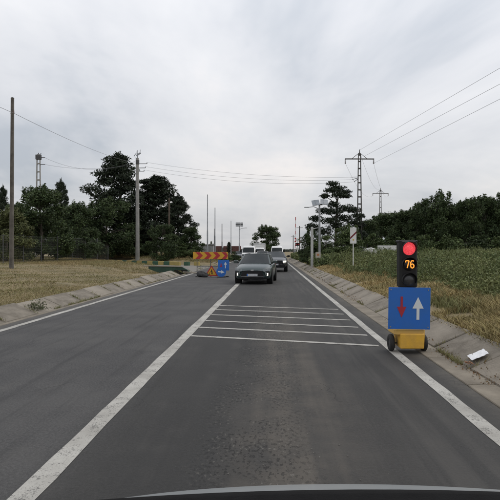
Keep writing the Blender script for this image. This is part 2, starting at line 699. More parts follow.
lin_r = lining('drain_lining', 'sloping concrete slab lining beside the traffic light', 1, [(-2.2, 88)])
lin_l = lining('drain_lining', 'sloping concrete slab lining below the wooden pole', -1, [(0.3, 31.0), (54, 88)])
mb = MB()
for i in range(60):
    y = -3 + i * 1.5
    mb.box((2.47, y + .75, -0.035), (0.34, 1.488, 0.10), ch=0.012)
mb.build('gutter_strip', m_strip, lin_r)
mb = MB()
for i in range(22):
    y = 0.3 + i * 1.5
    mb.box((-5.79, y + .75, -0.045), (0.13, 1.488, 0.10), ch=0.01)
mb.build('gutter_strip', m_strip, lin_l)

# ================================================================== grass and weeds (stuff)
RNG = np.random.default_rng(11)


def fbm(x, y, s, seed=0):
    """cheap smooth value noise in 0..1"""
    r = np.random.default_rng(seed)
    out = np.zeros_like(x)
    amp, tot = 1.0, 0.0
    for o in range(4):
        g = r.random((64, 64))
        u_, v_ = x * s * 2 ** o, y * s * 2 ** o
        i, j = np.floor(u_).astype(int), np.floor(v_).astype(int)
        fu, fv = u_ - i, v_ - j
        fu, fv = fu * fu * (3 - 2 * fu), fv * fv * (3 - 2 * fv)
        i0, i1, j0, j1 = i % 64, (i + 1) % 64, j % 64, (j + 1) % 64
        out += amp * ((g[i0, j0] * (1 - fu) + g[i1, j0] * fu) * (1 - fv) + (g[i0, j1] * (1 - fu) + g[i1, j1] * fu) * fv)
        tot += amp
        amp *= 0.5
    return out / tot


def scatter(n, x0, x1, y0, y1, power=2.0, left=False):
    """points denser close to the camera"""
    t = RNG.random(n)
    y = 1.0 / (1.0 / y0 + t * (1.0 / y1 - 1.0 / y0)) if power == 2 else y0 + (y1 - y0) * t
    x = x0 + (x1 - x0) * RNG.random(n)
    return x, y


def blades(name, x, y, h, w, lean, m, label, cat, z=None, simple=False):
    n = len(x)
    if z is None:
        z = gz(x, y)
    a_ = RNG.random(n) * 2 * np.pi
    l = RNG.random(n) * 2 * np.pi
    ln = lean * (0.3 + RNG.random(n)) * h
    bx, by = np.cos(a_) * w, np.sin(a_) * w
    tx, ty = x + np.cos(l) * ln, y + np.sin(l) * ln
    mx, my = x + np.cos(l) * ln * .35, y + np.sin(l) * ln * .35
    V = np.zeros((n, 5, 3))
    V[:, 0] = np.stack([x - bx, y - by, z - .01], 1)
    V[:, 1] = np.stack([x + bx, y + by, z - .01], 1)
    V[:, 2] = np.stack([mx + bx * .8, my + by * .8, z + h * .6], 1)
    V[:, 3] = np.stack([mx - bx * .8, my - by * .8, z + h * .6], 1)
    V[:, 4] = np.stack([tx, ty, z + h * .98], 1)
    if simple:
        T = np.arange(n * 3).reshape(n, 3)
        return tag(mesh_np(name, V[:, [0, 1, 4]].reshape(-1, 3), T, m), label, cat, kind='stuff')
    k = np.arange(n)[:, None] * 5
    T = np.concatenate([k + np.array([[0, 1, 2]]), k + np.array([[0, 2, 3]]), k + np.array([[3, 2, 4]])], 0)
    o = mesh_np(name, V.reshape(-1, 3), T, m)
    return tag(o, label, cat, kind='stuff')


m_straw = mat('straw_grass', (0.285, 0.215, 0.105), 0.9, (0.160, 0.155, 0.062), 0.30, island=0.35)
m_straw_r = mat('yellow_straw_grass', (0.375, 0.285, 0.130), 0.9, (0.225, 0.190, 0.082), 0.7, island=0.4)
m_green = mat('verge_grass', (0.140, 0.145, 0.055), 0.9, (0.200, 0.178, 0.075), 0.8, island=0.35)
m_weed = mat('weed_leaves', (0.070, 0.098, 0.030), 0.8, (0.150, 0.165, 0.058), 0.4, island=0.4)

# left verge, short and dry
x, y = scatter(380000, -30, -6.45, 6.5, 36.5)
x = -6.45 - np.abs(x + 6.45) ** 1.25 * 0.42
keep = (fbm(x, y, .7, 3) > 0.28)
x, y = x[keep], y[keep]
blades('dry_grass', x, y, 0.015 + 0.05 * RNG.random(len(x)) * (0.3 + fbm(x, y, .5, 5)), 0.004 + y * 0.00022, 1.5, m_straw,
       'short dry straw grass on the bank below the wooden pole', 'grass', simple=True)
x, y = scatter(45000, -22, -6.5, 8, 34.0)
keep = (fbm(x, y, .35, 8) > 0.57) | (x < -16.5)
x, y = x[keep], y[keep]
blades('green_grass', x, y, 0.03 + 0.05 * RNG.random(len(x)), 0.005 + y * 0.00022, 1.3, m_green,
       'short green grass patches growing through the straw bank', 'grass')
# straw bank reaching back to the fence and the side road
x = -27 + 20.5 * RNG.random(90000)
y = 33 + 27 * RNG.random(90000)
keep = side_road_mask(x, y) < 0.25
x, y = x[keep], y[keep]
blades('rough_grass', x, y, 0.05 + 0.12 * RNG.random(len(x)), 0.012, 1.0, m_straw,
       'rough dry grass under the wire fence and round the kerb', 'grass', simple=True)
# beyond the side road on the far side
x = -30 + 24 * RNG.random(40000)
y = 54 + np.maximum(0, -x - 6) * .62 + 46 * RNG.random(40000)
blades('verge_grass', x, y, 0.10 + 0.25 * RNG.random(len(x)) * fbm(x, y, .4, 2) * 2, 0.028, 0.6, m_straw,
       'dry grass verge beyond the side road and painted kerb', 'grass')
# right verge fringe, taller straw
x, y = scatter(105000, 3.15, 6.4, 4.0, 60)
keep = fbm(x, y, .8, 13) > 0.36
x, y = x[keep], y[keep]
hh = (0.06 + 0.26 * RNG.random(len(x)) * fbm(x, y, 1.1, 4)) * np.interp(x, [3.15, 3.5, 4.5], [0.5, 0.8, 1.2])
blades('straw_grass', x, y, hh, 0.005 + y * 0.0003, 1.2, m_straw_r, 'yellow straw grass fringe above the sloping slabs', 'grass')
x, y = scatter(45000, 3.7, 7.0, 4.5, 60)
keep = fbm(x, y, .55, 21) > 0.56
x, y = x[keep], y[keep]
blades('green_tufts', x, y, 0.06 + 0.22 * RNG.random(len(x)), 0.006 + y * 0.0003, 0.8, m_green,
       'green grass tufts among the yellow straw by the slabs', 'grass')


# tall weeds: stems carrying many small leaves
def weeds(name, x, y, h, m, label, nl=16, leaf=0.05):
    n = len(x)
    z = gz(x, y)
    t = RNG.random((n, nl)) ** 0.8
    px = x[:, None] + (RNG.random((n, nl)) - .5) * (0.12 + 0.45 * h[:, None]) * (0.4 + .6 * t)
    py = y[:, None] + (RNG.random((n, nl)) - .5) * (0.12 + 0.45 * h[:, None]) * (0.4 + .6 * t)
    pz = z[:, None] + h[:, None] * t
    c = np.stack([px, py, pz], 2).reshape(-1, 3)
    return leaf_cloud(name, c, leaf * (0.6 + 0.045 * np.repeat(y, nl)), m, up=1.1, slim=0.32), label


def leaf_cloud(name, c, size, m, up=0.0, parent=None, slim=0.55):
    n = len(c)
    d = RNG.normal(size=(n, 3))
    d[:, 2] += up * np.sign(RNG.random(n) - .15)
    d /= np.linalg.norm(d, axis=1)[:, None]
    q = RNG.normal(size=(n, 3))
    s = np.cross(d, q)
    s /= np.linalg.norm(s, axis=1)[:, None] + 1e-9
    size = np.broadcast_to(np.asarray(size, float), (n,)) * (0.6 + 0.8 * RNG.random(n))
    d = d * size[:, None]
    s = s * (size * slim)[:, None]
    V = np.stack([c - d, c + s, c + d, c - s], 1).reshape(-1, 3)
    F = np.arange(n * 4).reshape(n, 4)
    return mesh_np(name, V, F, m, parent)


x, y = scatter(16500, 4.9, 34, 7.5, 75)
x = 3.7 + (x - 4.9) * np.interp(y, [7, 30, 75], [0.35, 0.75, 1.0])
edge = np.interp(y, [8, 15, 24, 60], [4.7, 4.4, 3.7, 3.4]) + 1.0 * fbm(x * 0 + 3.3, y, .25, 31)
keep = x > edge
x, y = x[keep], y[keep]
h = np.interp(x - edge[keep], [0, 0.9, 2.6, 8, 30], [0.22, 0.48, 0.72, 0.80, 0.78]) * (0.25 + 1.25 * fbm(x, y, .33, 40)) * (0.7 + 0.5 * RNG.random(len(x)))
for (mx_, my_, mh_, mr_) in ((5.2, 21.5, .55, 1.3), (6.4, 25.5, .5, 1.6), (8.2, 15.5, .35, 1.3), (9.5, 21, .2, 1.6), (7.4, 31, .3, 1.8), (12.5, 26, .1, 1.9), (11.5, 34, .1, 2.2), (6.6, 40, .6, 1.9), (15, 30, .2, 2.2), (6.9, 12.2, .28, .9)):
    h = h + mh_ * np.exp(-(((x - mx_) ** 2 + (y - my_) ** 2) / mr_ ** 2)) * (0.6 + .6 * RNG.random(len(x)))
o, l = weeds('weed_field', x, y, h, m_weed, 'dense tall green weeds covering the field behind the traffic light', 30, 0.035)
tag(o, l, 'weeds', kind='stuff')
# low roadside weeds far along the right verge
x = 3.3 + 2.6 * RNG.random(3500)
y = 36 + 50 * RNG.random(3500)
keep = fbm(x, y, .3, 51) > 0.45
x, y = x[keep], y[keep]
o, l = weeds('verge_weeds', x, y, 0.25 + 0.55 * RNG.random(len(x)), m_weed, 'ragged green weeds along the slabs near the solar lamp', 18, 0.05)
tag(o, l, 'weeds', kind='stuff')

# grass sprouting from slab joints and from the gutter edge
bx_, by_, bz_ = [], [], []
for side in (1, -1):
    for k in range(26):
        if RNG.random() < 0.35:
            continue
        yj = (-2.2 if side > 0 else 0.3) + 1.5 * (k + (4 if side > 0 else 5)) - 0.015
        m_ = int(20 + 110 * RNG.random() ** 2)
        f = np.clip(RNG.normal(RNG.random() * .8, .18, m_), 0, 1)
        bx_.append(2.62 + f * .58 if side > 0 else -5.86 - f * .56)
        by_.append(yj + RNG.normal(0, .02, m_))
        bz_.append(0.02 + f * .26)
for side in (1, -1):
    m_ = 5200
    yj = 1.0 / (1 / 5.0 + RNG.random(m_) * (1 / 60.0 - 1 / 5.0))
    k_ = fbm(yj * 0 + 7.7 * side, yj, .8, 91) > 0.54
    yj = yj[k_]
    bx_.append((2.61 if side > 0 else -5.85) + RNG.normal(0, .018, len(yj)))
    by_.append(yj)
    bz_.append(np.full(len(yj), 0.02))
x, y, z = np.concatenate(bx_), np.concatenate(by_), np.concatenate(bz_)
blades('joint_grass', x, y, 0.02 + 0.09 * RNG.random(len(x)) ** 2, 0.003 + y * 0.00025, 0.9, m_green,
       'thin grass sprouting from the slab joints and gutter edges', 'grass', z=z, simple=True)

# loose dirt, chips and dry leaves in the gutter
n = 1500
y = 1.0 / (1 / 4.0 + RNG.random(n) * (1 / 40.0 - 1 / 4.0))
x = 2.62 + RNG.normal(size=n) * 0.07
keep = fbm(x, y, .9, 61) > 0.45
x, y = x[keep], y[keep]
z = np.where(x > 2.64, 0.045 + (x - 2.62) * .45, 0.03)
tag(leaf_cloud('gutter_litter', np.stack([x, y, z], 1), 0.008 + 0.0007 * y, mat('dead_leaves', (0.19, 0.115, 0.05), 0.9, (0.11, 0.08, 0.045), 9, island=0.4), up=0.0),
    'brown dead leaves and grit lying along the gutter strip', 'leaves', kind='stuff')
n = 420
y = 2.4 + 9 * RNG.random(n) ** 1.5
x = 0.18 + RNG.normal(size=n) * 0.33
c = np.stack([x, y, np.full(n, 0.006)], 1)
s = 0.002 + 0.0045 * RNG.random(n) ** 3
d = RNG.normal(size=(n, 6, 3)) * np.array([1, 1, .35])
base = np.array([[1, 0, 0], [0, 1, 0], [-1, 0, 0], [0, -1, 0], [0, 0, .7], [0, 0, -.7]])
V = (c[:, None] + (base[None] + 0.25 * d) * s[:, None, None]).reshape(-1, 3)
tri = np.array([[0, 1, 4], [1, 2, 4], [2, 3, 4], [3, 0, 4], [1, 0, 5], [2, 1, 5], [3, 2, 5], [0, 3, 5]])
F = (np.arange(n)[:, None, None] * 6 + tri[None]).reshape(-1, 3)
tag(mesh_np('loose_gravel', V, F, mat('gravel', (0.10, 0.095, 0.085), 0.9, (0.22, 0.21, 0.19), 30, island=0.45)),
    'loose gravel chips on the worn middle of the near lane', 'gravel', kind='stuff')
# TREES_BELOW

# ================================================================== trees
m_bark = mat('bark', (0.055, 0.045, 0.035), 0.95, (0.11, 0.095, 0.075), 6, bump=0.5)
m_leaf = {
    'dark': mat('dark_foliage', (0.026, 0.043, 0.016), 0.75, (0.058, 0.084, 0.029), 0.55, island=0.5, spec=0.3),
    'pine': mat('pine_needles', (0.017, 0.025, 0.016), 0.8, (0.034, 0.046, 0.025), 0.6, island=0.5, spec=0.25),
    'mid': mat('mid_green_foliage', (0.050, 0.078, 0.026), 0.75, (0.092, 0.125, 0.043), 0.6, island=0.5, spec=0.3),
    'light': mat('olive_foliage', (0.062, 0.075, 0.028), 0.75, (0.112, 0.122, 0.047), 0.6, island=0.5, spec=0.3),
}


def clump_points(c, r, n, rnd):
    d = rnd.normal(size=(n, 3))
    d /= np.linalg.norm(d, axis=1)[:, None]
    rad = rnd.random(n) ** 0.45
    bump = 1 + 0.22 * np.sin(5 * d[:, 0] + 3 * d[:, 2] + c[0]) * np.sin(4 * d[:, 1] + c[1] * 3)
    return np.asarray(c) + d * (rad * bump)[:, None] * np.asarray(r)


PROTO = {}


def proto(kind, seed):
    """mesh pair (trunk with limbs, crown) of a tree 1 unit = its real metres at reference height 7"""
    key = (kind, seed)
    if key in PROTO:
        return PROTO[key]
    rnd = np.random.default_rng(seed * 101 + len(kind))
    H = 7.0
    clumps = []
    tb = MB()
    if kind == 'broad':          # dense round headed tree with foliage almost to the ground
        k = 46
        for i in range(k):
            t = rnd.random()
            z = 0.7 + 5.5 * t
            env = 2.35 * math.sin(math.pi * min(1, 0.24 + 0.68 * t)) ** 0.55
            a = rnd.random() * 6.283
            q = env * rnd.random() ** 0.5
            s = rnd.uniform(0.45, 0.95)
            clumps.append(((q * math.cos(a), q * math.sin(a), z), (s, s, s * .8), 400))
        for i in range(9):       # ragged tips
            a = rnd.random() * 6.283
            q = rnd.uniform(0.2, 1.6)
            clumps.append(((q * math.cos(a), q * math.sin(a), 6.35 - .35 * q + rnd.uniform(-.2, .45)), (.28, .28, .5), 110))
        leaf, slim = 0.090, 0.55
        trunk_r, top = 0.16, 5.0
    elif kind == 'pine':         # black pine: flat irregular plates of needles, open between
        k = 44
        for i in range(k):
            t = (i + rnd.random()) / k
            z = 1.2 + 5.5 * t
            env = (2.15 * (1 - t ** 2.2) ** 0.65 + 0.2) * rnd.uniform(0.6, 1.12)
            a = i * 2.4 + rnd.uniform(-.5, .5)
            q = env * rnd.uniform(0.35, 0.9)
            s = rnd.uniform(0.45, 0.90) * (1.05 - 0.4 * t)
            clumps.append(((q * math.cos(a), q * math.sin(a), z), (s * 1.15, s * 1.15, s * .55), 330))
        clumps.append(((0, 0, 6.75), (.28, .28, .4), 160))
        leaf, slim = 0.12, 0.28
        trunk_r, top = 0.15, 6.6
    elif kind == 'umbrella':     # tall pine: leaning top plate, gap, wide lower plates
        for (x_, y_, z_, rx, rz_) in ((-.30, 0, 6.55, .55, .22), (.1, .2, 6.2, .75, .25), (-.55, -.2, 5.95, .6, .22), (.75, 0, 5.85, .65, .22),
                                      (.2, -.3, 5.55, .8, .25), (1.05, .2, 5.5, .45, .18), (-.9, .1, 5.5, .4, .2),
                                      (-.2, 0, 4.75, .55, .3), (.9, 0, 4.45, .8, .32), (1.6, .3, 4.3, .65, .28), (-1.0, .2, 4.2, .8, .32),
                                      (-.3, -.4, 4.1, .8, .3), (1.9, -.2, 3.75, .6, .3), (-1.7, -.1, 3.5, .65, .3), (.6, .4, 3.6, .9, .35),
                                      (-.8, -.5, 3.3, .85, .32), (1.4, -.4, 3.2, .9, .35), (2.2, .2, 3.0, .6, .3), (-2.0, .3, 2.8, .7, .35),
                                      (0, 0, 2.9, .8, .3), (-1.2, -.2, 2.4, .9, .4), (1.1, .3, 2.4, .9, .4), (2.1, 0, 2.2, .7, .4)):
            clumps.append(((x_ + rnd.uniform(-.1, .1), y_, z_), (rx, rx, rz_), int(420 * rx + 120)))
        leaf, slim = 0.11, 0.3
        trunk_r, top = 0.16, 6.3
    elif kind == 'thicket':      # wide forest edge tree, crown to the ground, jagged top
        k = 44
        for i in range(k):
            t = rnd.random() ** 0.9
            z = 0.5 + 5.6 * t
            env = 2.5 * (1 - 0.62 * t ** 2.2)
            a = rnd.random() * 6.283
            q = env * rnd.random() ** 0.5
            s = rnd.uniform(0.5, 1.0)
            clumps.append(((q * math.cos(a), q * math.sin(a), z), (s, s, s * .8), 370))
        for i in range(16):
            a = rnd.random() * 6.283
            q = rnd.uniform(0.1, 1.9)
            hh_ = rnd.uniform(0.3, 0.75)
            clumps.append(((q * math.cos(a), q * math.sin(a), 6.2 - .3 * q + rnd.uniform(-.2, .5)), (.24, .24, hh_), 100))
        leaf, slim = 0.095, 0.55
        trunk_r, top = 0.15, 5.2
    else:                        # bush: several stems, low mound
        k = 22
        for i in range(k):
            a = rnd.random() * 6.283
            q = 2.6 * rnd.random() ** 0.6
            z = 0.8 + (4.6 * (1 - (q / 3.2) ** 2)) * rnd.random() ** 0.7 + rnd.uniform(0, .6)
            s = rnd.uniform(0.6, 1.1)
            clumps.append(((q * math.cos(a), q * math.sin(a), z), (s, s, s * .85), 420))
        for i in range(10):
            a = rnd.random() * 6.283
            q = rnd.uniform(0.1, 2.2)
            clumps.append(((q * math.cos(a), q * math.sin(a), 5.9 - .55 * q + rnd.uniform(-.2, .7)), (.25, .25, .65), 90))
        leaf, slim = 0.115, 0.55
        trunk_r, top = 0.12, 3.0
    lean = rnd.uniform(-.15, .15)
    axis = [(lean * t * t * 2, .1 * math.sin(3 * t), t * top) for t in np.linspace(0, 1, 7)]
    tb.tube(axis, [trunk_r * (1 - .75 * i / 6) for i in range(7)], 8)
    for (c, r, n_) in clumps[::2]:
        t = min(0.92, max(0.12, (c[2] - 0.9) / top))
        i0 = t * 6
        a0 = Vector(axis[int(i0)])
        a1 = Vector(axis[min(6, int(i0) + 1)])
        s0 = a0.lerp(a1, i0 - int(i0))
        mid_ = s0.lerp(Vector(c), .5) + Vector((0, 0, .12))
        tb.tube([s0, mid_, c], [trunk_r * .38 * (1 - .6 * t), trunk_r * .25, .012], 5)
    pts = np.concatenate([clump_points(c, r, n_, rnd) for (c, r, n_) in clumps])
    n = len(pts)
    d = rnd.normal(size=(n, 3))
    d /= np.linalg.norm(d, axis=1)[:, None]
    s = np.cross(d, rnd.normal(size=(n, 3)))
    s /= np.linalg.norm(s, axis=1)[:, None] + 1e-9
    sz = leaf * (0.6 + .9 * rnd.random(n))
    d = d * sz[:, None]
    s = s * (sz * slim)[:, None]
    V = np.stack([pts - d, pts + s, pts + d, pts - s], 1).reshape(-1, 3)
    me_t = tb.mesh('trunk', True)
    me_t.materials.append(m_bark)
    PROTO[key] = (me_t, V, np.arange(n * 4).reshape(n, 4), {})
    return PROTO[key]


def tree(name, px, py_top, D, rpx, kind, seed, colour, label, group, rz=None, cat='tree'):
    """a tree whose top shows at py_top and whose half width is rpx, D metres ahead"""
    X = at(px, D)
    g = gz1(X, D) - 0.05
    Ht = zat(px, py_top, D) - g
    me_t, V, F, cache = proto(kind, seed)
    if colour not in cache:
        o = mesh_np('crown', V, F, m_leaf[colour])
        cache[colour] = o.data
        bpy.data.objects.remove(o)
    ref_r = {'broad': 2.5, 'pine': 2.15, 'umbrella': 2.6, 'thicket': 2.8, 'bush': 3.0}[kind]
    sx = (rpx * D / 500) / ref_r
    sz = Ht / 6.9
    e_ = empty(name, (X, D, g), rz if rz is not None else random.uniform(0, 6.28), label, cat, group)
    for nm, me in (('trunk', me_t), ('crown', cache[colour])):
        o = bpy.data.objects.new(nm, me)
        COL.objects.link(o)
        o.parent = e_
        o.scale = (sx, sx, sz)
    return e_


GL = 'trees behind the wire fence'
GR = 'trees beyond the weed field'
tree('broadleaf_tree', 42, 186, 42, 31, 'broad', 1, 'dark', 'large dark broadleaf tree hiding the foot of the ladder shaped concrete pole', GL)
tree('broadleaf_tree', 20, 199, 46, 22, 'broad', 7, 'dark', 'dark broadleaf tree seen just right of the wooden pole', GL)
tree('olive_tree', 6, 207, 37, 27, 'broad', 2, 'light', 'olive green bushy tree directly behind the wooden pole at the frame edge', GL)
tree('pine_tree', 3, 187, 62, 9, 'pine', 3, 'pine', 'slim dark pine top at the far edge behind the wooden pole', GL)
tree('pine_tree', 61, 181, 56, 12, 'pine', 4, 'pine', 'small tufted pine rising beside the ladder shaped concrete pole', GL)
tree('broadleaf_tree', 77, 201, 54, 22, 'broad', 3, 'dark', 'thin dark tree filling the gap left of the tallest pine', GL)
tree('pine_tree', 118, 155, 66, 36, 'pine', 5, 'pine', 'tallest black pine left of the round concrete pole', GL)
tree('broadleaf_tree', 108, 197, 61, 29, 'broad', 4, 'dark', 'dense dark broadleaf tree standing in front of the tallest pine', GL)
tree('pine_tree', 155, 177, 68, 36, 'pine', 6, 'pine', 'broad black pine just behind the round concrete pole', GL)
tree('pine_tree', 178, 196, 66, 19, 'pine', 7, 'pine', 'lower dark pine right of the short brown wooden pole', GL)
tree('young_tree', 161, 223, 57, 17, 'broad', 5, 'dark', 'small green tree behind the painted kerb at the round concrete pole', GL)
tree('broadleaf_tree', 191, 226, 64, 15, 'broad', 6, 'dark', 'low dark tree just left of the tall steel posts', GL)
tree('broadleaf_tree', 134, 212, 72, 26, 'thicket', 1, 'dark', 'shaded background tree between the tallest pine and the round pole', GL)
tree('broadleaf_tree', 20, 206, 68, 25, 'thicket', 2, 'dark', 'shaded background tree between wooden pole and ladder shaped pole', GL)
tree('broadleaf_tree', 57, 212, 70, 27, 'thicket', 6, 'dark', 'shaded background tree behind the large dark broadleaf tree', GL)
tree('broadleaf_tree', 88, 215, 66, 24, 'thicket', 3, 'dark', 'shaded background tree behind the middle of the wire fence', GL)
GB = 'shrubs along the wire fence'
for (px, top, D, r, s, c, lb) in (
        (28, 228, 40, 19, 1, 'dark', 'dark shrub behind the fence next to the wooden pole'),
        (56, 228, 42, 19, 2, 'mid', 'mid green shrub behind the fence below the small tufted pine'),
        (84, 230, 46, 19, 3, 'dark', 'dark low shrub behind the fence middle'),
        (112, 234, 62, 19, 2, 'dark', 'dark low shrub at the far end of the fence near the dense broadleaf tree'),
        (137, 238, 63, 17, 1, 'dark', 'dark shrub at the foot of the round concrete pole'),
        (182, 243, 62, 16, 3, 'mid', 'low shrub behind the painted kerb near the steel posts')):
    tree('shrub', px, top, D, r, 'bush', s, c, lb, GB, cat='shrub')

# right hand side
tree('umbrella_pine', 336, 180, 60, 30, 'umbrella', 1, 'pine', 'tall flat topped pine behind the solar lamp', GR, rz=0.15)
tree('broadleaf_tree', 311, 226, 58, 15, 'bush', 4, 'dark', 'dark bushy tree at the foot of the flat topped pine by the solar lamp', GR)
tree('broadleaf_tree', 347, 224, 54, 17, 'broad', 8, 'mid', 'mid green tree between the flat topped pine and the big pylon', GR)
tree('broadleaf_tree', 368, 219, 64, 16, 'thicket', 4, 'dark', 'dark tree between the two lattice pylons', GR)
tops = [(388, 211, 74, 20, 5, 'dark', 'dark forest edge tree at the foot of the smaller pylon'),
        (404, 209, 70, 17, 6, 'dark', 'forest edge tree directly behind the temporary traffic light'),
        (421, 200, 66, 16, 7, 'dark', 'forest edge tree just right of the red light'),
        (438, 190, 64, 18, 8, 'dark', 'highest pointed tree in the forest edge behind the weed field'),
        (456, 202, 68, 15, 9, 'dark', 'shorter tree in the dip of the forest edge'),
        (470, 196, 62, 17, 5, 'dark', 'forest edge tree right of the dip in the tree line'),
        (486, 194, 64, 17, 6, 'dark', 'forest edge tree second from the picture edge'),
        (506, 189, 62, 19, 7, 'dark', 'forest edge tree cut off by the picture edge')]
for (px, top, D, r, s, c, lb) in tops:
    tree('forest_tree', px, top, D, r * 1.12, 'broad' if s in (6, 8) else 'thicket', s, c, lb, 'forest edge trees')
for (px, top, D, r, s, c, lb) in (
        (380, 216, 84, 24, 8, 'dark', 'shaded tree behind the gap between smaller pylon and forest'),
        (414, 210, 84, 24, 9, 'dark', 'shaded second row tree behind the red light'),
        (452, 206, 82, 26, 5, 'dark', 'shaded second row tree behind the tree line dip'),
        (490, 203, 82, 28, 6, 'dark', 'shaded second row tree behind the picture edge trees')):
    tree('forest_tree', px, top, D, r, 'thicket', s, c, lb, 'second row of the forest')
for (px, top, D, r, s, c, lb) in (
        (326, 234, 52, 20, 1, 'mid', 'green shrub at the white concrete post'),
        (350, 235, 52, 20, 2, 'mid', 'green shrub behind the striped white marker board'),
        (373, 233, 60, 21, 3, 'mid', 'green shrub between marker board and pale board'),
        (400, 236, 62, 20, 4, 'mid', 'green shrub right behind the pale board'),
        (424, 234, 58, 20, 1, 'mid', 'green shrub at the forest foot beside the red light'),
        (450, 234, 57, 21, 2, 'mid', 'green shrub at the forest foot below the tree line dip'),
        (474, 235, 56, 20, 3, 'dark', 'darkest shrub at the forest foot left of the picture edge'),
        (499, 235, 56, 20, 4, 'mid', 'green shrub at the forest foot cut by the picture edge')):
    tree('shrub', px, top, D, r, 'bush', s, c, lb, 'shrubs at the forest foot', cat='shrub')
# along the road ahead
tree('round_tree', 266.5, 223.5, 112, 15.5, 'broad', 7, 'dark', 'round dark tree standing behind the queue of white vans', 'trees along the road ahead')
tree('shrub', 226, 252, 62, 8, 'bush', 2, 'mid', 'scrubby roadside bush beside the chevron board', 'bushes before the railway', cat='shrub')
tree('shrub', 234, 251, 70, 7, 'bush', 1, 'dark', 'scrubby bush left of the first white van', 'bushes before the railway', cat='shrub')
tree('shrub', 211, 241, 110, 5, 'bush', 3, 'dark', 'small round bush between the tall steel posts', 'bushes before the railway', cat='shrub')
tree('shrub', 229, 242, 115, 3.5, 'pine', 5, 'pine', 'tiny dark conifer beside the rust red wagon', 'bushes before the railway', cat='shrub')
tree('shrub', 307, 246, 46, 9, 'bush', 3, 'dark', 'dark roadside bush in front of the crossing signs', 'bushes before the railway', cat='shrub')
# far tree line as one mass
n = 26000
x = RNG.uniform(-420, 420, n)
y = 420 + 60 * RNG.random(n)
top = 2.5 + 9 * fbm(x, x * 0 + 1.5, .02, 71) * (0.35 + 0.65 * fbm(x, x * 0 + 9.5, .11, 72))
top = top * np.interp(np.abs(x - 5), [0, 30, 90], [0.35, 0.5, 1.0])
c = np.stack([x, y, top * RNG.random(n) ** .7], 1)
tag(leaf_cloud('far_tree_line', c, 1.0, mat('far_foliage', (0.045, 0.055, 0.045), 0.9, (0.07, 0.08, 0.065), 0.05, island=0.3)),
    'low distant tree line on the horizon beyond the railway', 'trees', kind='stuff')

# ================================================================== poles, pylons, wires
m_wood = mat('grey_weathered_wood', (0.075, 0.068, 0.058), 0.9, (0.135, 0.122, 0.105), 3.0, bump=0.5, bscale=25)
m_brownwood = mat('brown_wood', (0.060, 0.045, 0.032), 0.9, (0.11, 0.085, 0.062), 3.0, bump=0.4)
m_poleconc = mat('pole_concrete', (0.24, 0.235, 0.22), 0.9, (0.33, 0.32, 0.30), 2.0, bump=0.3)
m_darkconc = mat('dark_pole_concrete', (0.060, 0.057, 0.053), 0.9, (0.115, 0.108, 0.10), 2.0, bump=0.3)
m_steel = mat('galvanised_steel', (0.24, 0.25, 0.26), 0.5, (0.34, 0.35, 0.36), 3.0, metal=0.6)
m_dsteel = mat('dull_dark_steel', (0.06, 0.06, 0.062), 0.6, (0.10, 0.10, 0.10), 4.0, metal=0.3)
m_wire = mat('cable', (0.16, 0.16, 0.17), 0.6)
m_ins = mat('insulator_glaze', (0.10, 0.06, 0.045), 0.25)
m_white = mat('white_coating', (0.62, 0.62, 0.60), 0.55, (0.72, 0.72, 0.70), 5.0)
m_black = mat('black_plastic', (0.007, 0.007, 0.008), 0.6, (0.012, 0.012, 0.012), 8.0, spec=0.3)
m_rubber = mat('rubber', (0.014, 0.014, 0.014), 0.85, (0.028, 0.027, 0.026), 12.0)
m_red = mat('sign_red', (0.42, 0.022, 0.028), 0.5, (0.36, 0.02, 0.025), 6)
m_blue = mat('sign_blue', (0.012, 0.125, 0.48), 0.42, (0.020, 0.125, 0.42), 5.0, detail=8)
m_yellow = mat('sign_yellow', (0.62, 0.34, 0.022), 0.5, (0.55, 0.29, 0.02), 4)

# wooden pole
X = at(11.5, 25)
g = gz1(X, 25)
t = empty('utility_pole', (X, 25, g), 0, 'tall grey weathered wooden pole standing alone on the straw bank', 'pole')
hz_ = zat(12, 98, 25) - g
mb = MB()
mb.tube([(0, 0, -.2), (0.01, 0, hz_ * .3), (0.035, 0, hz_ * .65), (0.05, 0, hz_)], [.112, .10, .09, .082], 14)
autosmooth(mb.build('shaft', m_wood, t))
mb = MB()
mb.tube([(-.05, 0, hz_ - .78), (0.16, -.08, hz_ - .74)], .018, 6).tube([(.16, -.08, hz_ - .80), (.16, -.08, hz_ - .64)], [.035, .025], 8)
mb.build('insulator', m_ins, t)
MB().tube([(0.05, 0, hz_ - .02), (.05, 0, hz_ + .03)], [.088, .05], 14).build('cap', m_dsteel, t)
WOOD_TOP = Vector((X + .2, 25 - .08, zat(12, 114, 25)))


def ladder_pole(e_, H, w0, w1, n, m, depth=0.22):
    """Vierendeel concrete pole: two tapering legs joined by rungs"""
    for s in (-1, 1):
        mb = MB()
        vs = []
        for (z, w) in ((-.3, w0), (H, w1)):
            th = 0.11 if z < 1 else 0.085
            for (a_, b_) in ((-1, -1), (1, -1), (1, 1), (-1, 1)):
                vs.append((s * (w - th / 2) + a_ * th / 2, b_ * depth / 2 * (1 if z < 1 else .75), z))
        mb.add(vs, [(3, 2, 1, 0), (4, 5, 6, 7), (0, 1, 5, 4), (1, 2, 6, 5), (2, 3, 7, 6), (3, 0, 4, 7)])
        mb.build('leg', m, e_)
    for i in range(n):
        z = 0.5 + (H - .55) * (i / (n - 1))
        w = w0 + (w1 - w0) * z / H
        MB().box((0, 0, z), (2 * w - .16, depth * .7, 0.15 if i < n - 1 else .3)).build('rung', m, e_)


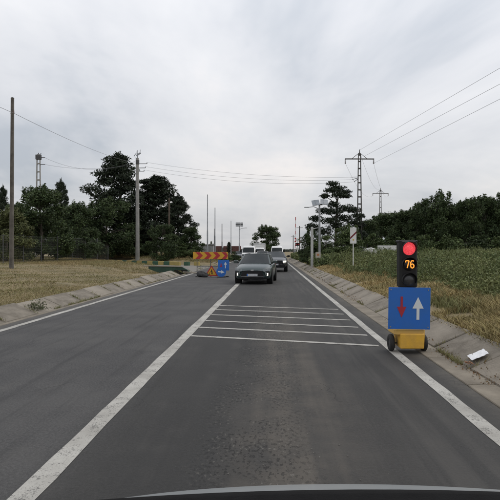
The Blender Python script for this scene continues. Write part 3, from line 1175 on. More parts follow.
def pylon(px, py_top, D, arm_px, label, rz, w0, w1, n, bracket=False, m=m_darkconc):
    X = at(px, D)
    g = gz1(X, D)
    H = zat(px, py_top, D) - g
    e_ = empty('lattice_pylon', (X, D, g), rz, label, 'pylon', 'lattice pylons beyond the weed field')
    ladder_pole(e_, H - .35, w0, w1, n, m)
    a = arm_px * D / 500 / 2
    za = H - .95
    mb = MB().box((0, -.02, za), (2 * a, .16, .12), ch=.02)
    mb.tube([(-a * .55, 0, za), (0, 0, H - .2)], .03, 6).tube([(a * .55, 0, za), (0, 0, H - .2)], .03, 6)
    mb.build('crossarm', m, e_)
    MB().tube([(0, 0, H - .5), (0, 0, H - .02)], [.10, .05], 8).tube([(0, 0, H - .02), (0, 0, H + .18)], [.055, .03], 8).build('top_pin', m_dsteel, e_)
    for s in (-1, 1):
        mb = MB()
        for k in range(4):
            z = za - .10 - k * .13
            mb.tube([(s * a * .97, 0, z), (s * a * .97, 0, z - .07)], [.11, .05], 10)
        mb.build('insulator', m_ins, e_)
    if bracket:
        zb = zat(px, 177, D) - g
        mb = MB()
        for k in range(3):
            mb.tube([(-.2, 0, zb - .12 * k), (-1.05 + .2 * k, 0, zb - .02 - .28 * k)], .035, 6)
        mb.build('side_bracket', m_dsteel, e_)
    return e_, X, g, H, a, za


E1, X1, G1, H1, A1, ZA1 = pylon(359.5, 151, 60, 29, 'large dark ladder shaped pylon with crossarm behind the flat topped pine', 0.06, 0.36, 0.17, 15, True)
E2, X2, G2, H2, A2, ZA2 = pylon(380.5, 189, 108, 16, 'smaller distant ladder shaped pylon right of the large one', 0.1, 0.34, 0.17, 12)

# ladder shaped concrete pole on the left
Xl = at(38.5, 57)
gl = gz1(Xl, 57)
Hl = zat(38, 155, 57) - gl
t = empty('concrete_pole', (Xl, 57, gl), .1, 'pale ladder shaped concrete pole rising above the dark broadleaf tree', 'pole')
ladder_pole(t, Hl, 0.34, 0.21, 13, m_poleconc)
mb = MB().box((0, 0, Hl - .25), (.62, .34, .55), ch=.03)
mb.tube([(0, 0, Hl), (0, 0, Hl + .25)], .05, 6).tube([(.25, 0, Hl), (.28, 0, Hl + .22)], .04, 6)
mb.build('head_box', m_dsteel, t)
for z in (-.3, -1.1):
    MB().box((.45, 0, Hl + z), (.6, .07, .07)).build('bracket', m_dsteel, t)

# round concrete pole with gear on top
Xc = at(137.5, 59.5)
gc = gz1(Xc, 59.5)
Hc = zat(137, 158, 59.5) - gc
t = empty('concrete_pole', (Xc, 59.5, gc), 0, 'round pale concrete pole with switch gear in front of the black pines', 'pole')
autosmooth(MB().tube([(0, 0, -.2), (0, 0, Hc)], [.25, .16], 16).build('shaft', m_poleconc, t))
mb = MB()
mb.tube([(0, 0, Hc), (0, 0, Hc + .55)], .07, 8)
mb.box((.12, 0, Hc + .45), (.62, .12, .16), ry=-.6).box((-.28, 0, Hc + .42), (.5, .06, .06), ry=-.9)
mb.tube([(0, 0, Hc + .5), (-.02, 0, Hc + .95)], .03, 6).tube([(.32, 0, Hc + .7), (.34, 0, Hc + 1.0)], .025, 6)
mb.tube([(-.45, 0, Hc + .1), (-.02, 0, Hc + .9)], .012, 5)
mb.build('switch_head', m_steel, t)
MB().tube([(0, 0, Hc - .75), (0, 0, Hc - .25)], .22, 14).build('collar', m_dsteel, t)
for k, (dx, dz) in enumerate(((1.15, -.7), (.95, -1.2), (.8, -1.6))):
    mb = MB().box((dx / 2, 0, Hc + dz), (dx, .06, .06))
    mb.tube([(dx, 0, Hc + dz), (dx, 0, Hc + dz + .16)], [.05, .03], 8)
    mb.build('bracket', m_dsteel, t)
MB().tube([(-.2, 0, 1.0), (-.2, 0, Hc + .1)], .025, 6).build('conduit', m_steel, t)
C_TOP = Vector((Xc, 59.5, gc + Hc))

# short brown wooden pole
X = at(169, 50)
g = gz1(X, 50)
H = zat(169, 198, 60) - gz1(at(169, 60), 60)
t = empty('wooden_pole', (at(169, 60), 60, gz1(at(169, 60), 60)), 0, 'short brown wooden pole in front of the dark pines', 'pole')
autosmooth(MB().tube([(0, 0, -.2), (.02, 0, H)], [.13, .10], 12).build('shaft', m_brownwood, t))
MB().tube([(0.02, 0, H), (.1, 0, H + .06), (.12, 0, H + .2)], .02, 6).build('hook', m_dsteel, t)
MB().box((0.01, -.12, H - .5), (.3, .05, .06)).build('crosspiece', m_brownwood, t)


# steel posts
def post(px, py, D, r, label, m=m_steel, name='steel_post', base=True):
    X = at(px, D)
    g = gz1(X, D)
    H = zat(px, py, D) - g
    e_ = empty(name, (X, D, g), 0, label, 'post', 'steel posts before the railway')
    autosmooth(MB().tube([(0, 0, -.1), (0, 0, H * .45), (0, 0, H * .45 + .05), (0, 0, H)], [r, r, r * .78, r * .6], 12).build('shaft', m, e_))
    MB().tube([(0, 0, H), (0, 0, H + .08)], [r * .75, r * .3], 10).build('cap', m, e_)
    if base:
        MB().box((0, 0, .03), (.4, .4, .06), ch=.015).build('base_plate', m, e_)
    return e_, X, g, H


post(207.5, 195, 62, .085, 'tallest slim steel post left of the chevron board')
post(215, 208, 72, .085, 'slim steel post second tallest above the chevron board')
post(222, 224, 95, .10, 'thin dark post third in the row above the chevron board', m_dsteel)
post(231, 221, 105, .09, 'thin pale post nearest to the floodlight mast')
post(214.2, 229, 100, .08, 'shortest thin dark post close behind the second steel post', m_dsteel)

# floodlight mast
D = 100
e_, X, g, H = post(239.3, 226, D, .11, 'floodlight mast with square lamp panels beside the white van', name='floodlight_mast')
for i in range(3):
    for j in range(2):
        o = MB().box(((i - 1) * .48, -.15, H + .08 + j * .42), (.44, .12, .38), rx=-.2, ch=.02).build('floodlight', m_dsteel, e_)
        MB().box(((i - 1) * .48, -.222, H + .066 + j * .42), (.36, .012, .30), rx=-.2).build('lens', mat('lamp_glass', (0.32, 0.33, 0.34), 0.2), o)
MB().box((0, -.02, H + .28), (1.5, .08, .08)).build('rail', m_dsteel, e_)
MB().tube([(0, 0, H - .7), (.6, 0, H - .45), (1.2, 0, H - .4)], .04, 6).box((1.3, 0, H - .4), (.5, .16, .08), ch=.02).build('lamp_arm', m_steel, e_)

# solar street lamp
D = 43
X = at(319.5, D)
g = gz1(X, D)
H = zat(319, 205, D) - g
t = empty('solar_street_lamp', (X, D, g), 0, 'solar street lamp with two tilted panels on a grey post', 'street lamp')
autosmooth(MB().tube([(0, 0, -.1), (0, 0, H)], [.10, .075], 14).build('post', m_steel, t))
m_pv = mat('solar_cells', (0.18, 0.20, 0.22), 0.25, (0.24, 0.26, 0.28), 3.0)
for s in (-1, 1):
    o = MB().box((s * .36 + .03, -.05, H + .22 + .03 * s), (.64, .05, .74), rx=-.85, ry=s * .14, ch=.012).build('solar_panel', m_pv, t)
    MB().box((s * .36 + .03, -.085, H + .255 + .03 * s), (.03, .03, .70), rx=-.85, ry=s * .14).build('cell_rib', m_steel, o)
mb = MB().tube([(0, 0, H - .35), (-.5, -.1, H - .15), (-.95, -.15, H - .2)], .028, 8)
mb.box((-1.1, -.16, H - .21), (.42, .16, .07), ch=.02)
mb.build('lamp_head', m_steel, t)
MB().box((0, -.02, H + .02), (.5, .12, .08)).build('panel_mount', m_dsteel, t)
# notice plate on a short stake next to it
X = at(318, 40)
g = gz1(X, 40)
zc_ = zat(318, 255, 40)
t = empty('notice_box', (X, 40, g), 0, 'small square notice plate with orange middle low beside the solar lamp', 'sign')
MB().box((0, 0, (zc_ - g) / 2), (.07, .05, zc_ - g)).build('stake', m_steel, t)
MB().box((0, -.045, zc_ - g), (.40, .04, .44), ch=.012).build('plate', mat('notice_cream', (0.42, 0.38, 0.32), 0.6), t)
MB().box((0, -.069, zc_ - g + .02), (.20, .006, .16)).build('orange_field', mat('notice_orange', (0.40, 0.17, 0.07), 0.6), t)
# white concrete post
X = at(312.5, 40)
g = gz1(X, 40)
H = zat(312, 227, 40) - g
t = empty('concrete_post', (X, 40.5, g), 0, 'plain white square concrete post left of the solar lamp', 'post')
MB().box((0, 0, H / 2 - .1), (.20, .18, H + .2), ch=.02).build('shaft', mat('pale_post', (0.40, 0.40, 0.385), 0.85, (0.50, 0.50, 0.48), 2.5), t)
MB().tube([(.10, 0, H - .12), (.55, .6, H - .02)], .03, 6).build('tie_arm', m_steel, t)
MB().box((0, 0, H + .01), (.16, .14, .05), ch=.01).build('cap', m_steel, t)

# striped marker board
D = 30
X = at(353.3, D)
g = gz1(X, D)
z0, z1 = zat(353, 243.5, D) - g, zat(353, 227.5, D) - g
t = empty('railway_marker_board', (X, D, g), 0.05, 'white upright marker board with one red diagonal stripe in the weeds', 'sign')
MB().tube([(0, .03, -.1), (0, .03, z1 - .1)], .028, 10).build('post', m_white, t)
w = .185
MB().box((0, 0, (z0 + z1) / 2), (2 * w, .02, z1 - z0), ch=.006).build('board', m_white, t)
zm = (z0 + z1) / 2
MB().prism_y([(-w, zm - .22), (w, zm + .14), (w, zm + .26), (-w, zm - .10)], -.016, -.0125).build('stripe', mat('stripe_dark_red', (0.16, 0.012, 0.016), 0.5), t)
MB().disc_y((0.0, z0 + .22), .05, -.018, -.0125, 14).build('reflector', mat('reflector_yellow', (.55, .42, .08), .3), t)

# pale sheet and hidden vehicle in the weeds
D = 58
X = at(387, D)
g = gz1(X, D)
z0, z1 = zat(387, 257, D) - g, zat(387, 245.5, D) - g
t = empty('pale_board', (X, D, g), -.08, 'pale rectangular board standing in the weeds before the forest', 'board')
for i in range(3):
    MB().box(((i - 1) * .71, 0, (z0 + z1) / 2), (.70, .05, z1 - z0), ch=.01).build('panel', m_white, t)
for i in (-1, 1):
    MB().box((i * .95, .06, z1 / 2), (.07, .07, z1)).build('post', m_steel, t)

# level crossing gear
D = 96
m_rw = m_white


def banded(e_, nm, p0, p1, r, n):
    p0, p1 = Vector(p0), Vector(p1)
    o = None
    for i in range(n):
        a, b = p0.lerp(p1, i / n), p0.lerp(p1, (i + 1) / n)
        MB().tube([a, b], r, 8).build(nm, m_red if i % 2 else m_white, e_)


X = at(295, D)
g = gz1(X, D)
H = zat(295, 217, D) - g
t = empty('crossing_barrier', (X, D, g), 0, 'raised red and white banded barrier arm of the railway crossing', 'barrier')
MB().box((0, 0, .55), (.5, .5, 1.1), ch=.04).build('drive_box', m_steel, t)
banded(t, 'arm_band', (0, -.1, .9), (.12, -.1, H), .065, 10)
MB().box((-.02, .1, .75), (.25, .2, .9), ch=.03).build('counterweight', m_dsteel, t)
X = at(297.5, 90)
g = gz1(X, 90)
t = empty('crossing_signal', (X, 90, g), 0, 'railway crossing signal post with red and white cross', 'signal')
H = zat(297, 238, 90) - g
MB().tube([(0, 0, -.1), (0, 0, H)], .07, 10).build('post', m_white, t)
for s in (-1, 1):
    o = MB().box((0, -.1 - .02 * s, H - .35), (1.3, .03, .2), ry=s * .62).build('cross_blade', m_white, t)
    for q in (-1, 1):
        MB().box((q * .5 * math.cos(.62), -.118 - .02 * s, H - .35 - s * q * .5 * math.sin(.62)), (.3, .006, .2), ry=s * .62).build('red_tip', m_red, o)
mb = MB().box((0, -.1, H - 1.15), (.75, .12, .55), ch=.04)
mb.build('lamp_board', m_black, t)
for s in (-1, 1):
    MB().disc_y((s * .19, H - 1.13), .12, -.2, -.16, 14).build('lamp', m_red, t)
MB().box((.0, -.06, H - 1.9), (.5, .04, .35), ch=.01).build('plate', m_white, t)
for (px, py, Dd, lb) in ((299.6, 226, 112, 'thin utility pole just right of the raised barrier arm'),
                         (293.2, 235, 150, 'most distant short utility pole at the end of the road')):
    X = at(px, Dd)
    g = gz1(X, Dd)
    H = zat(px, py, Dd) - g
    t = empty('utility_pole', (X, Dd, g), 0, lb, 'pole')
    MB().tube([(0, 0, -.1), (0, 0, H)], [.14, .10], 8).build('shaft', m_darkconc, t)
    MB().box((0, 0, H - .4), (1.4, .09, .09)).build('crossarm', m_darkconc, t)


# wires
def wires(name, label, spans, r=0.013, group=None):
    t_ = empty(name, (0, 0, 0), 0, label, 'cable', group)
    for (p, q, sag) in spans:
        p, q = Vector(p), Vector(q)
        n_ = 24
        pts = []
        for i in range(n_ + 1):
            s = i / n_
            w_ = p.lerp(q, s)
            w_.z -= sag * 4 * s * (1 - s)
            pts.append(w_)
        MB().tube(pts, r, 5, cap=False).build('wire', m_wire, t_, True)
    return t_


def pyl(e_, x_, z_):
    return e_.matrix_basis @ Vector((x_, 0, z_))


zt = 12.0
far = [(17.0, 20.0), (18.6, 20.6), (15.2, 20.0)]
S = []
for (px, py) in ((500, 68), (500, 84), (500, 99)):
    S.append((px, py))
# three conductors that run overhead towards the viewer from the large pylon
ends = []
for (px, py), k in zip(S, range(3)):
    Dq = 30.0
    p = Vector((at(px, Dq), Dq, zat(px, py, Dq)))
    ends.append(p)
starts = [pyl(E1, 0, H1 + .1), pyl(E1, A1 * .3, ZA1 + .3), pyl(E1, A1 * .97, ZA1 - .5)]
sp = []
for a_, b_ in zip(starts, ends):
    a_ = Vector(a_)
    sp.append((a_, a_ + (b_ - a_) * 1.45, 0.0))
wires('power_cables', 'three thin power cables sloping up from the large pylon to the picture edge', sp, 0.010)
sp = []
for x_, z_ in ((-A1 * .97, ZA1 - .5), (A1 * .97, ZA1 - .5), (0, H1)):
    x2 = x_ / A1 * A2
    sp.append((pyl(E1, x_, z_), pyl(E2, x2, ZA2 - .5 if x_ else H2), 1.6))
wires('power_cables', 'sagging power cables between the two lattice pylons', sp, 0.010)
sp = []
for k, (dx, dz) in enumerate(((1.15, -.54), (.95, -1.04), (.8, -1.44))):
    zb = zat(359, 177, 60)
    sp.append((C_TOP + Vector((dx, 0, dz)), Vector((X1 - 1.05 + .2 * k, 60, zb - .02 - .28 * k)), 0.55 + .1 * k))
wires('power_cables', 'thin cables crossing over the road from round pole to large pylon', sp, 0.010)
dr = (C_TOP + Vector((-.2, 0, -.6))) - WOOD_TOP
back = WOOD_TOP - dr.normalized() * 8
wires('overhead_cable', 'single cable from the wooden pole down to the round concrete pole', [(back + Vector((0, 0, .25)), WOOD_TOP, .05), (WOOD_TOP, WOOD_TOP + dr, .35)], 0.010)
lp = Vector((Xl, 57, gl + Hl))
wires('power_cables', 'short sagging cables from ladder shaped pole to the round pole',
      [(lp + Vector((.7, 0, -.3)), C_TOP + Vector((-.2, 0, -.35)), 1.2), (lp + Vector((.7, 0, -1.1)), C_TOP + Vector((-.2, 0, -.7)), .55)], 0.011)

# ================================================================== wire fence
m_mesh = mat('fence_wire', (0.11, 0.115, 0.105), 0.6, metal=0.4)
t = empty('wire_fence', (0, 0, 0), 0, 'tall wire mesh fence in front of the dark trees', 'fence')
p0 = Vector((-19.6, 30.0, 0))
p1 = Vector((-16.6, 50.0, 0))
nseg = 9
for i in range(nseg + 1):
    q = p0.lerp(p1, i / nseg)
    g = gz1(q.x, q.y)
    MB().tube([(q.x, q.y, g - .1), (q.x, q.y, g + 2.1)], .032, 8).build('fence_post', m_dsteel, t)
for i in range(nseg):
    a, b = p0.lerp(p1, i / nseg), p0.lerp(p1, (i + 1) / nseg)
    ga, gb = gz1(a.x, a.y), gz1(b.x, b.y)
    mb = MB()
    for k in range(11):
        z = .1 + k * .19
        r_ = .007 if k in (0, 5, 10) else .0045
        mb.tube([(a.x, a.y, ga + z), (b.x, b.y, gb + z)], r_, 3, cap=False)
    for k in range(1, 18):
        s = k / 18
        q = a.lerp(b, s)
        zz = ga + (gb - ga) * s
        mb.tube([(q.x, q.y, zz + .1), (q.x, q.y, zz + 2.0)], .0038, 3, cap=False)
    mb.build('mesh_panel', m_mesh, t)

# ================================================================== side road: painted kerb and headwall
m_kg = mat('kerb_green', (0.030, 0.085, 0.050), 0.7, (0.045, 0.11, 0.065), 6)
m_ky = mat('kerb_yellow', (0.40, 0.30, 0.085), 0.7, (0.33, 0.26, 0.10), 6)
t = empty('painted_kerb', (0, 0, 0), 0, 'low kerb of alternating yellow and green blocks across the side road', 'kerb')
p0 = Vector((at(113, 58), 58, 0))
p1 = Vector((at(176, 51.5), 51.5, 0))
nb = 12
dv = p1 - p0
rzk = math.atan2(dv.y, dv.x)
Lb = dv.length / nb
km = []
for i in range(3):
    km.append(MB().box((0, 0, 0), (Lb - .03, .28, .42), ch=.03).mesh('kerb_block'))
kmesh = {}
for key, mm in (('g', m_kg), ('y', m_ky)):
    me = MB().box((0, 0, 0), (Lb - .03, .28, .42), ch=.03).mesh('kerb_block')
    me.materials.append(mm)
    kmesh[key] = me
for i in range(nb):
    q = p0.lerp(p1, (i + .5) / nb)
    o = bpy.data.objects.new('kerb_block', kmesh['gy'[i % 2]])
    COL.objects.link(o)
    o.parent = t
    o.location = (q.x, q.y, .19)
    o.rotation_euler = (0, random.uniform(-.01, .01), rzk + random.uniform(-.02, .02))
for i, (px, key) in enumerate(((178, 'y'), (187, 'g'), (197, 'y'))):
    q = Vector((at(px, 51), 51, 0))
    o = bpy.data.objects.new('kerb_block', kmesh[key])
    COL.objects.link(o)
    o.parent = t
    o.scale = (.75, 1, 1)
    o.location = (q.x, q.y, .18)
    o.rotation_euler = (0, 0, rzk + random.uniform(-.1, .1))

t = empty('culvert_headwall', (-6.5, 34.2, 0), 0, 'dark green painted headwall over the drain mouth at the side road', 'headwall')
mb = MB().prism_y([(-2.0, .30), (-.9, -.1), (1.12, -.1), (.66, .26), (.35, .42), (-2.0, .47)], -.12, .14)
mb.build('wall', mat('headwall_green', (0.016, 0.046, 0.030), 0.7, (0.028, 0.068, 0.045), 4, bump=.3), t)
MB().box((-1.0, .02, .475), (2.7, .36, .06), ry=.02, ch=.015).build('coping', m_conc[2], t)
MB().box((.25, -.16, .08), (.9, .2, .30)).build('drain_mouth', mat('drain_shade', (0.008, 0.008, 0.007), 0.95), t)  # solid block, its near-black colour stands for the shade inside the opening
MB().box((.9, -.05, .05), (1.0, .5, .10), ry=.1, ch=.02).build('apron', m_conc[0], t)
# DETAILS_BELOW

# ================================================================== temporary traffic light on its trolley
D = 8.0
t = empty('traffic_light_trolley', (at(407, D), D, 0), 0.03, 'portable traffic light showing red and 76 on a yellow wheeled battery box', 'traffic light')
m_box = mat('battery_box_yellow', (0.76, 0.43, 0.045), 0.5, (0.62, 0.35, 0.06), 7, bump=.15, detail=8)
m_boxlid = mat('battery_box_lid', (0.60, 0.38, 0.12), 0.6, (0.66, 0.40, 0.09), 5)
# battery box: slightly tapered trough with lid
mb = MB()
mb.add([(-.155, -.20, .075), (.205, -.20, .075), (.205, .17, .075), (-.155, .17, .075), (-.165, -.21, .31), (.215, -.21, .31), (.215, .19, .31), (-.165, .19, .31)],
       [(3, 2, 1, 0), (4, 5, 6, 7), (0, 1, 5, 4), (1, 2, 6, 5), (2, 3, 7, 6), (3, 0, 4, 7)])
body = mb.build('battery_box', m_box, t)
bv = body.modifiers.new('bevel', 'BEVEL')
bv.width = .018
bv.segments = 3
lid = MB().box((-.012, 0, .335), (.475, .38, .105), ch=.025).build('lid', m_boxlid, t)
MB().tube([(-.05, -.19, .395), (-.05, -.215, .41), (.05, -.215, .41), (.05, -.19, .395)], .008, 8).build('handle', m_black, t)
MB().tube([(-.25, .02, .13), (.26, .02, .13)], .014, 8).build('axle', m_dsteel, t)
for s in (-1, 1):
    xw = s * .255 + .008
    mb = MB()
    prof = [(.055, -.030), (.085, -.036), (.118, -.034), (.132, -.022), (.136, 0), (.132, .022), (.118, .034), (.085, .036), (.055, .030)]
    n = 28
    vs, fs = [], []
    for i in range(n):
        a = 2 * math.pi * i / n
        for (r_, x_) in prof:
            vs.append((xw + x_, .02 + r_ * math.cos(a), .136 + r_ * math.sin(a)))
    k = len(prof)
    for i in range(n):
        for j in range(k - 1):
            fs.append((i * k + j, ((i + 1) % n) * k + j, ((i + 1) % n) * k + j + 1, i * k + j + 1))
    w = mb.add(vs, fs).build('wheel', m_rubber, t, True)
    MB().tube([(xw - .026, .02, .136), (xw + .026, .02, .136)], .06, 18).build('rim', m_dsteel, w)
MB().box((-.02, .03, .68), (.05, .05, .70)).build('mast', m_dsteel, t)
# blue priority plate, slightly tilted
zc0, zc1 = .385, 1.025
sg = MB().box((-.045, -.235, (zc0 + zc1) / 2), (.64, .012, zc1 - zc0), ch=.004).build('priority_plate', m_blue, t)
sg.rotation_euler = (0, R(0.8), 0)
yz = -.2435
m_sw = mat('sign_white', (0.60, 0.63, 0.64), 0.5, (0.66, 0.68, 0.68), 6)
m_sr = mat('arrow_red', (0.36, 0.018, 0.030), 0.5, (0.31, 0.018, 0.03), 6)


def arrow(x_, z0_, z1_, w_, hw, hl, y0_, y1_, m, parent, nm='arrow', up=True):
    if up:
        P = [(x_ - w_, z0_), (x_ + w_, z0_), (x_ + w_, z1_ - hl), (x_ + hw, z1_ - hl), (x_, z1_), (x_ - hw, z1_ - hl), (x_ - w_, z1_ - hl)]
    else:
        P = [(x_ - w_, z1_), (x_ - w_, z0_ + hl), (x_ - hw, z0_ + hl), (x_, z0_), (x_ + hw, z0_ + hl), (x_ + w_, z0_ + hl), (x_ + w_, z1_)]
    return MB().prism_y(P, y0_, y1_).build(nm, m, parent)


arrow(-.165, .565, .885, .017, .072, .165, yz - .003, yz, m_sr, sg, 'red_arrow', False)
arrow(.085, .535, .880, .022, .085, .175, yz - .003, yz, m_sw, sg, 'white_arrow', True)
for (x_, z_) in ((-.33, .42), (.24, .42), (-.33, .99), (.24, .99)):
    MB().disc_y((x_, z_), .010, yz - .005, yz, 10).build('bolt', m_steel, sg)
# signal head: three chamber housing
zh0, zh1 = 1.015, 1.745
xh = -.025
hd = MB().box((xh, -.08, (zh0 + zh1) / 2), (.275, .20, zh1 - zh0), ch=.03).build('signal_head', m_black, t)
MB().box((xh, -.05, zh1 - .01), (.29, .22, .04), ch=.015).build('head_cap', m_black, hd)
zc3 = [zh1 - .125, (zh0 + zh1) / 2 + .0, zh0 + .125]
m_lamp_red = mat('lit_red_lens', (0.5, 0.02, 0.03), 0.3, emit=(1.0, 0.085, 0.105), estr=0.9)
m_digit = mat('lit_amber_digit', (0.5, 0.2, 0.02), 0.4, emit=(1.0, 0.36, 0.045), estr=0.75)
m_dark_lens = mat('unlit_lens', (0.030, 0.032, 0.034), 0.25, (0.045, 0.045, 0.047), 20)
m_rednode = m_lamp_red.node_tree
vo = m_rednode.nodes.new('ShaderNodeTexVoronoi')
vo.inputs['Scale'].default_value = 55
tcn = m_rednode.nodes.new('ShaderNodeTexCoord')
m_rednode.links.new(tcn.outputs['Object'], vo.inputs['Vector'])
mrn = m_rednode.nodes.new('ShaderNodeMapRange')
mrn.inputs[1].default_value = 0.0
mrn.inputs[2].default_value = 0.6
mrn.inputs[3].default_value = 0.80
mrn.inputs[4].default_value = 0.42
m_rednode.links.new(vo.outputs['Distance'], mrn.inputs[0])
m_rednode.links.new(mrn.outputs[0], m_rednode.nodes['Principled BSDF'].inputs['Emission Strength'])
for i, z_ in enumerate(zc3):
    # lens as a shallow dome
    n, rr = 28, .1
    vs, fs = [(xh, -.222, z_)], []
    for j, (q, dp) in enumerate(((.35, -.220), (.7, -.210), (1.0, -.186))):
        for k in range(n):
            a = 2 * math.pi * k / n
            vs.append((xh + rr * q * math.cos(a), dp, z_ + rr * q * math.sin(a)))
    for k in range(n):
        fs.append((0, 1 + (k + 1) % n, 1 + k))
        for j in range(2):
            b = 1 + j * n
            fs.append((b + k, b + (k + 1) % n, b + n + (k + 1) % n, b + n + k))
    lens = MB().add(vs, fs).build(('red_lens', 'countdown_lens', 'green_lens')[i], (m_lamp_red, mat('display_black', (0.012, 0.010, 0.010), 0.35), m_dark_lens)[i], t, True)
    # visor: half tube hood
    mb = MB()
    vs, fs = [], []
    nn = 18
    for k in range(nn + 1):
        a = R(-25) + R(230) * k / nn
        ln = .05 + .035 * max(0, math.sin(a))
        for (r_, y_) in ((.112, -.16), (.112, -.18 - ln), (.106, -.18 - ln), (.106, -.16)):
            vs.append((xh + r_ * math.cos(a), y_, z_ + r_ * math.sin(a)))
    for k in range(nn):
        for j in range(4):
            fs.append((k * 4 + j, k * 4 + (j + 1) % 4, k * 4 + 4 + (j + 1) % 4, k * 4 + 4 + j))
    mb.add(vs, fs).build('visor', m_black, hd)
    if i == 1:
        # countdown digits 7 and 6
        y_ = -.228
        s7 = MB()
        for (a, b) in (((-.062, .055), (-.012, .055)), ((-.012, .055), (-.040, -.055)), ((-.064, .055), (-.064, .030))):
            s7.tube([(xh + a[0], y_, z_ + a[1]), (xh + b[0], y_, z_ + b[1])], .0085, 8)
        s7.build('digit', m_digit, lens)
        s6 = MB()
        pts = [(.060, .048), (.048, .056), (.026, .052), (.014, .028), (.012, -.020), (.020, -.050), (.040, -.057), (.058, -.046), (.064, -.024), (.056, -.002), (.038, .006), (.016, -.006)]
        s6.tube([(xh + a, y_, z_ + b) for a, b in pts], .0085, 8)
        s6.build('digit', m_digit, lens)

# litter on the slab
px, D = 476, 7.05
o_ = (at(px, D), D)
mb = MB()
rnd = random.Random(5)
vs, fs = [], []
for j in range(6):
    for i in range(8):
        vs.append((o_[0] + (i - 3.5) * .032 + .010 * j + rnd.uniform(-.003, .003), o_[1] + (j - 2.5) * .060 + rnd.uniform(-.005, .005),
                   .02 + (o_[0] + (i - 3.5) * .032 - 2.60) * .45 + .035 + rnd.uniform(-.003, .006)))
for j in range(5):
    for i in range(7):
        fs.append((j * 8 + i, j * 8 + i + 1, j * 8 + 9 + i, j * 8 + 8 + i))
pp = mb.add(vs, fs).build('paper_sheet', mat('white_paper', (0.74, 0.75, 0.77), 0.7, (0.66, 0.67, 0.69), 8))
sm = pp.modifiers.new('solid', 'SOLIDIFY')
sm.thickness = .004
tag(pp, 'crumpled white paper lying on the sloping slab', 'litter')
mb = MB()
c0 = Vector((at(469, 6.85), 6.85, .075))
for k in range(9):
    a = k * .7
    mb.box(c0 + Vector((.03 * math.cos(a * 2.1), .05 * math.sin(a * 1.7), .008 * (k % 3))), (.05, .028, .006), rz=a, rx=.3 * math.sin(a), ry=.4 * math.cos(a))
tag(mb.build('cardboard_scrap', mat('torn_cardboard', (0.30, 0.155, 0.085), 0.9, (0.22, 0.11, 0.06), 20)), 'torn brown cardboard scrap beside the white paper', 'litter')

# weed tuft on the left slab
c = np.array([at(37, 12.6), 12.6, 0.07])
n = 420
d = RNG.normal(size=(n, 3)) * np.array([.12, .14, .085])
d[:, 2] = np.abs(d[:, 2]) * 1.4
tt_ = empty('weed_tuft', (0, 0, 0))
o = leaf_cloud('leaves', c + d, 0.030, mat('tuft_leaves', (0.055, 0.068, 0.032), 0.85, (0.10, 0.105, 0.05), 6, island=.4), up=.7, parent=tt_, slim=.3)
o['kind'] = 'stuff'
tag(tt_, 'small green weed tuft growing from the slab joint', 'plant')

# ================================================================== chevron barrier and signs around it
D = 30.0
Xb = at(210.5, D)
t = empty('chevron_barrier', (Xb, D, 0), 0, 'road works barrier with red and yellow chevron board on thin legs', 'barrier')
bw = 2.12
z0, z1 = zat(210, 259, D), zat(210, 252, D)
board = MB().box((0, 0, (z0 + z1) / 2), (bw, .03, z1 - z0), ch=.006).build('chevron_board', m_yellow, t)
hh_ = z1 - z0
nch = 4
for k in range(nch):
    x0 = -bw / 2 + .14 + k * bw / nch
    w_ = .26
    P = [(x0, z0 + .006), (x0 + w_, z0 + .006), (x0 + w_ + .2, (z0 + z1) / 2), (x0 + w_, z1 - .006), (x0, z1 - .006), (x0 + .2, (z0 + z1) / 2)]
    P = [(min(p[0], bw / 2 - .004), p[1]) for p in P]
    MB().prism_y(P, -.0205, -.0165).build('red_chevron', m_red, board)
for x_ in (-.82, -.0, .82):
    MB().box((x_, .04, z0 / 2 + .1), (.035, .035, z0 + .2)).build('leg', m_dsteel, t)
for x_ in (-.82, .82):
    MB().box((x_, .0, .025), (.05, .9, .04)).build('foot', m_dsteel, t)
MB().box((0, .065, .62), (1.7, .02, .03)).build('cross_rail', m_dsteel, t)

# triangular road works sign
D = 29.3
Xs = at(211.5, D)
t = empty('road_works_sign', (Xs, D, 0), .14, 'yellow road works triangle with red border standing under the chevron board', 'sign')
hb, ht = .07, .70
wt = .40


def tri(k, zo=0.0):
    cz = hb + (ht - hb) / 3
    P = [(-wt, hb), (wt, hb), (0, ht)]
    return [(p[0] * k, cz + (p[1] - cz) * k) for p in P]


bt = MB().prism_y(tri(1.0), -.01, .01).build('plate', m_red, t)
MB().prism_y(tri(.74), -.0155, -.0115).build('yellow_field', m_yellow, bt)
mb = MB()
mb.disc_y((.015, .43), .032, -.0195, -.0165, 12)
mb.prism_y([(-.035, .39), (.03, .40), (.065, .30), (.05, .235), (.0, .28)], -.0195, -.0165)
mb.prism_y([(.03, .25), (.065, .25), (.09, .16), (.06, .16)], -.0195, -.0165)
mb.prism_y([(-.005, .27), (.035, .25), (-.01, .16), (-.04, .16)], -.0195, -.0165)
mb.prism_y([(-.03, .37), (-.015, .35), (-.11, .25), (-.125, .265)], -.0195, -.0165)
mb.prism_y([(-.19, .155), (-.06, .155), (-.12, .23)], -.0195, -.0165)
mb.build('digging_man', mat('sign_black', (0.012, 0.012, 0.012), 0.5), bt)
for s in (-1, 1):
    MB().tube([(s * .28, .02, .02), (s * .05, .05, .55)], .012, 6).build('stand_leg', m_dsteel, t)
MB().tube([(0, .38, .02), (0, .05, .55)], .012, 6).build('stand_leg', m_dsteel, t)

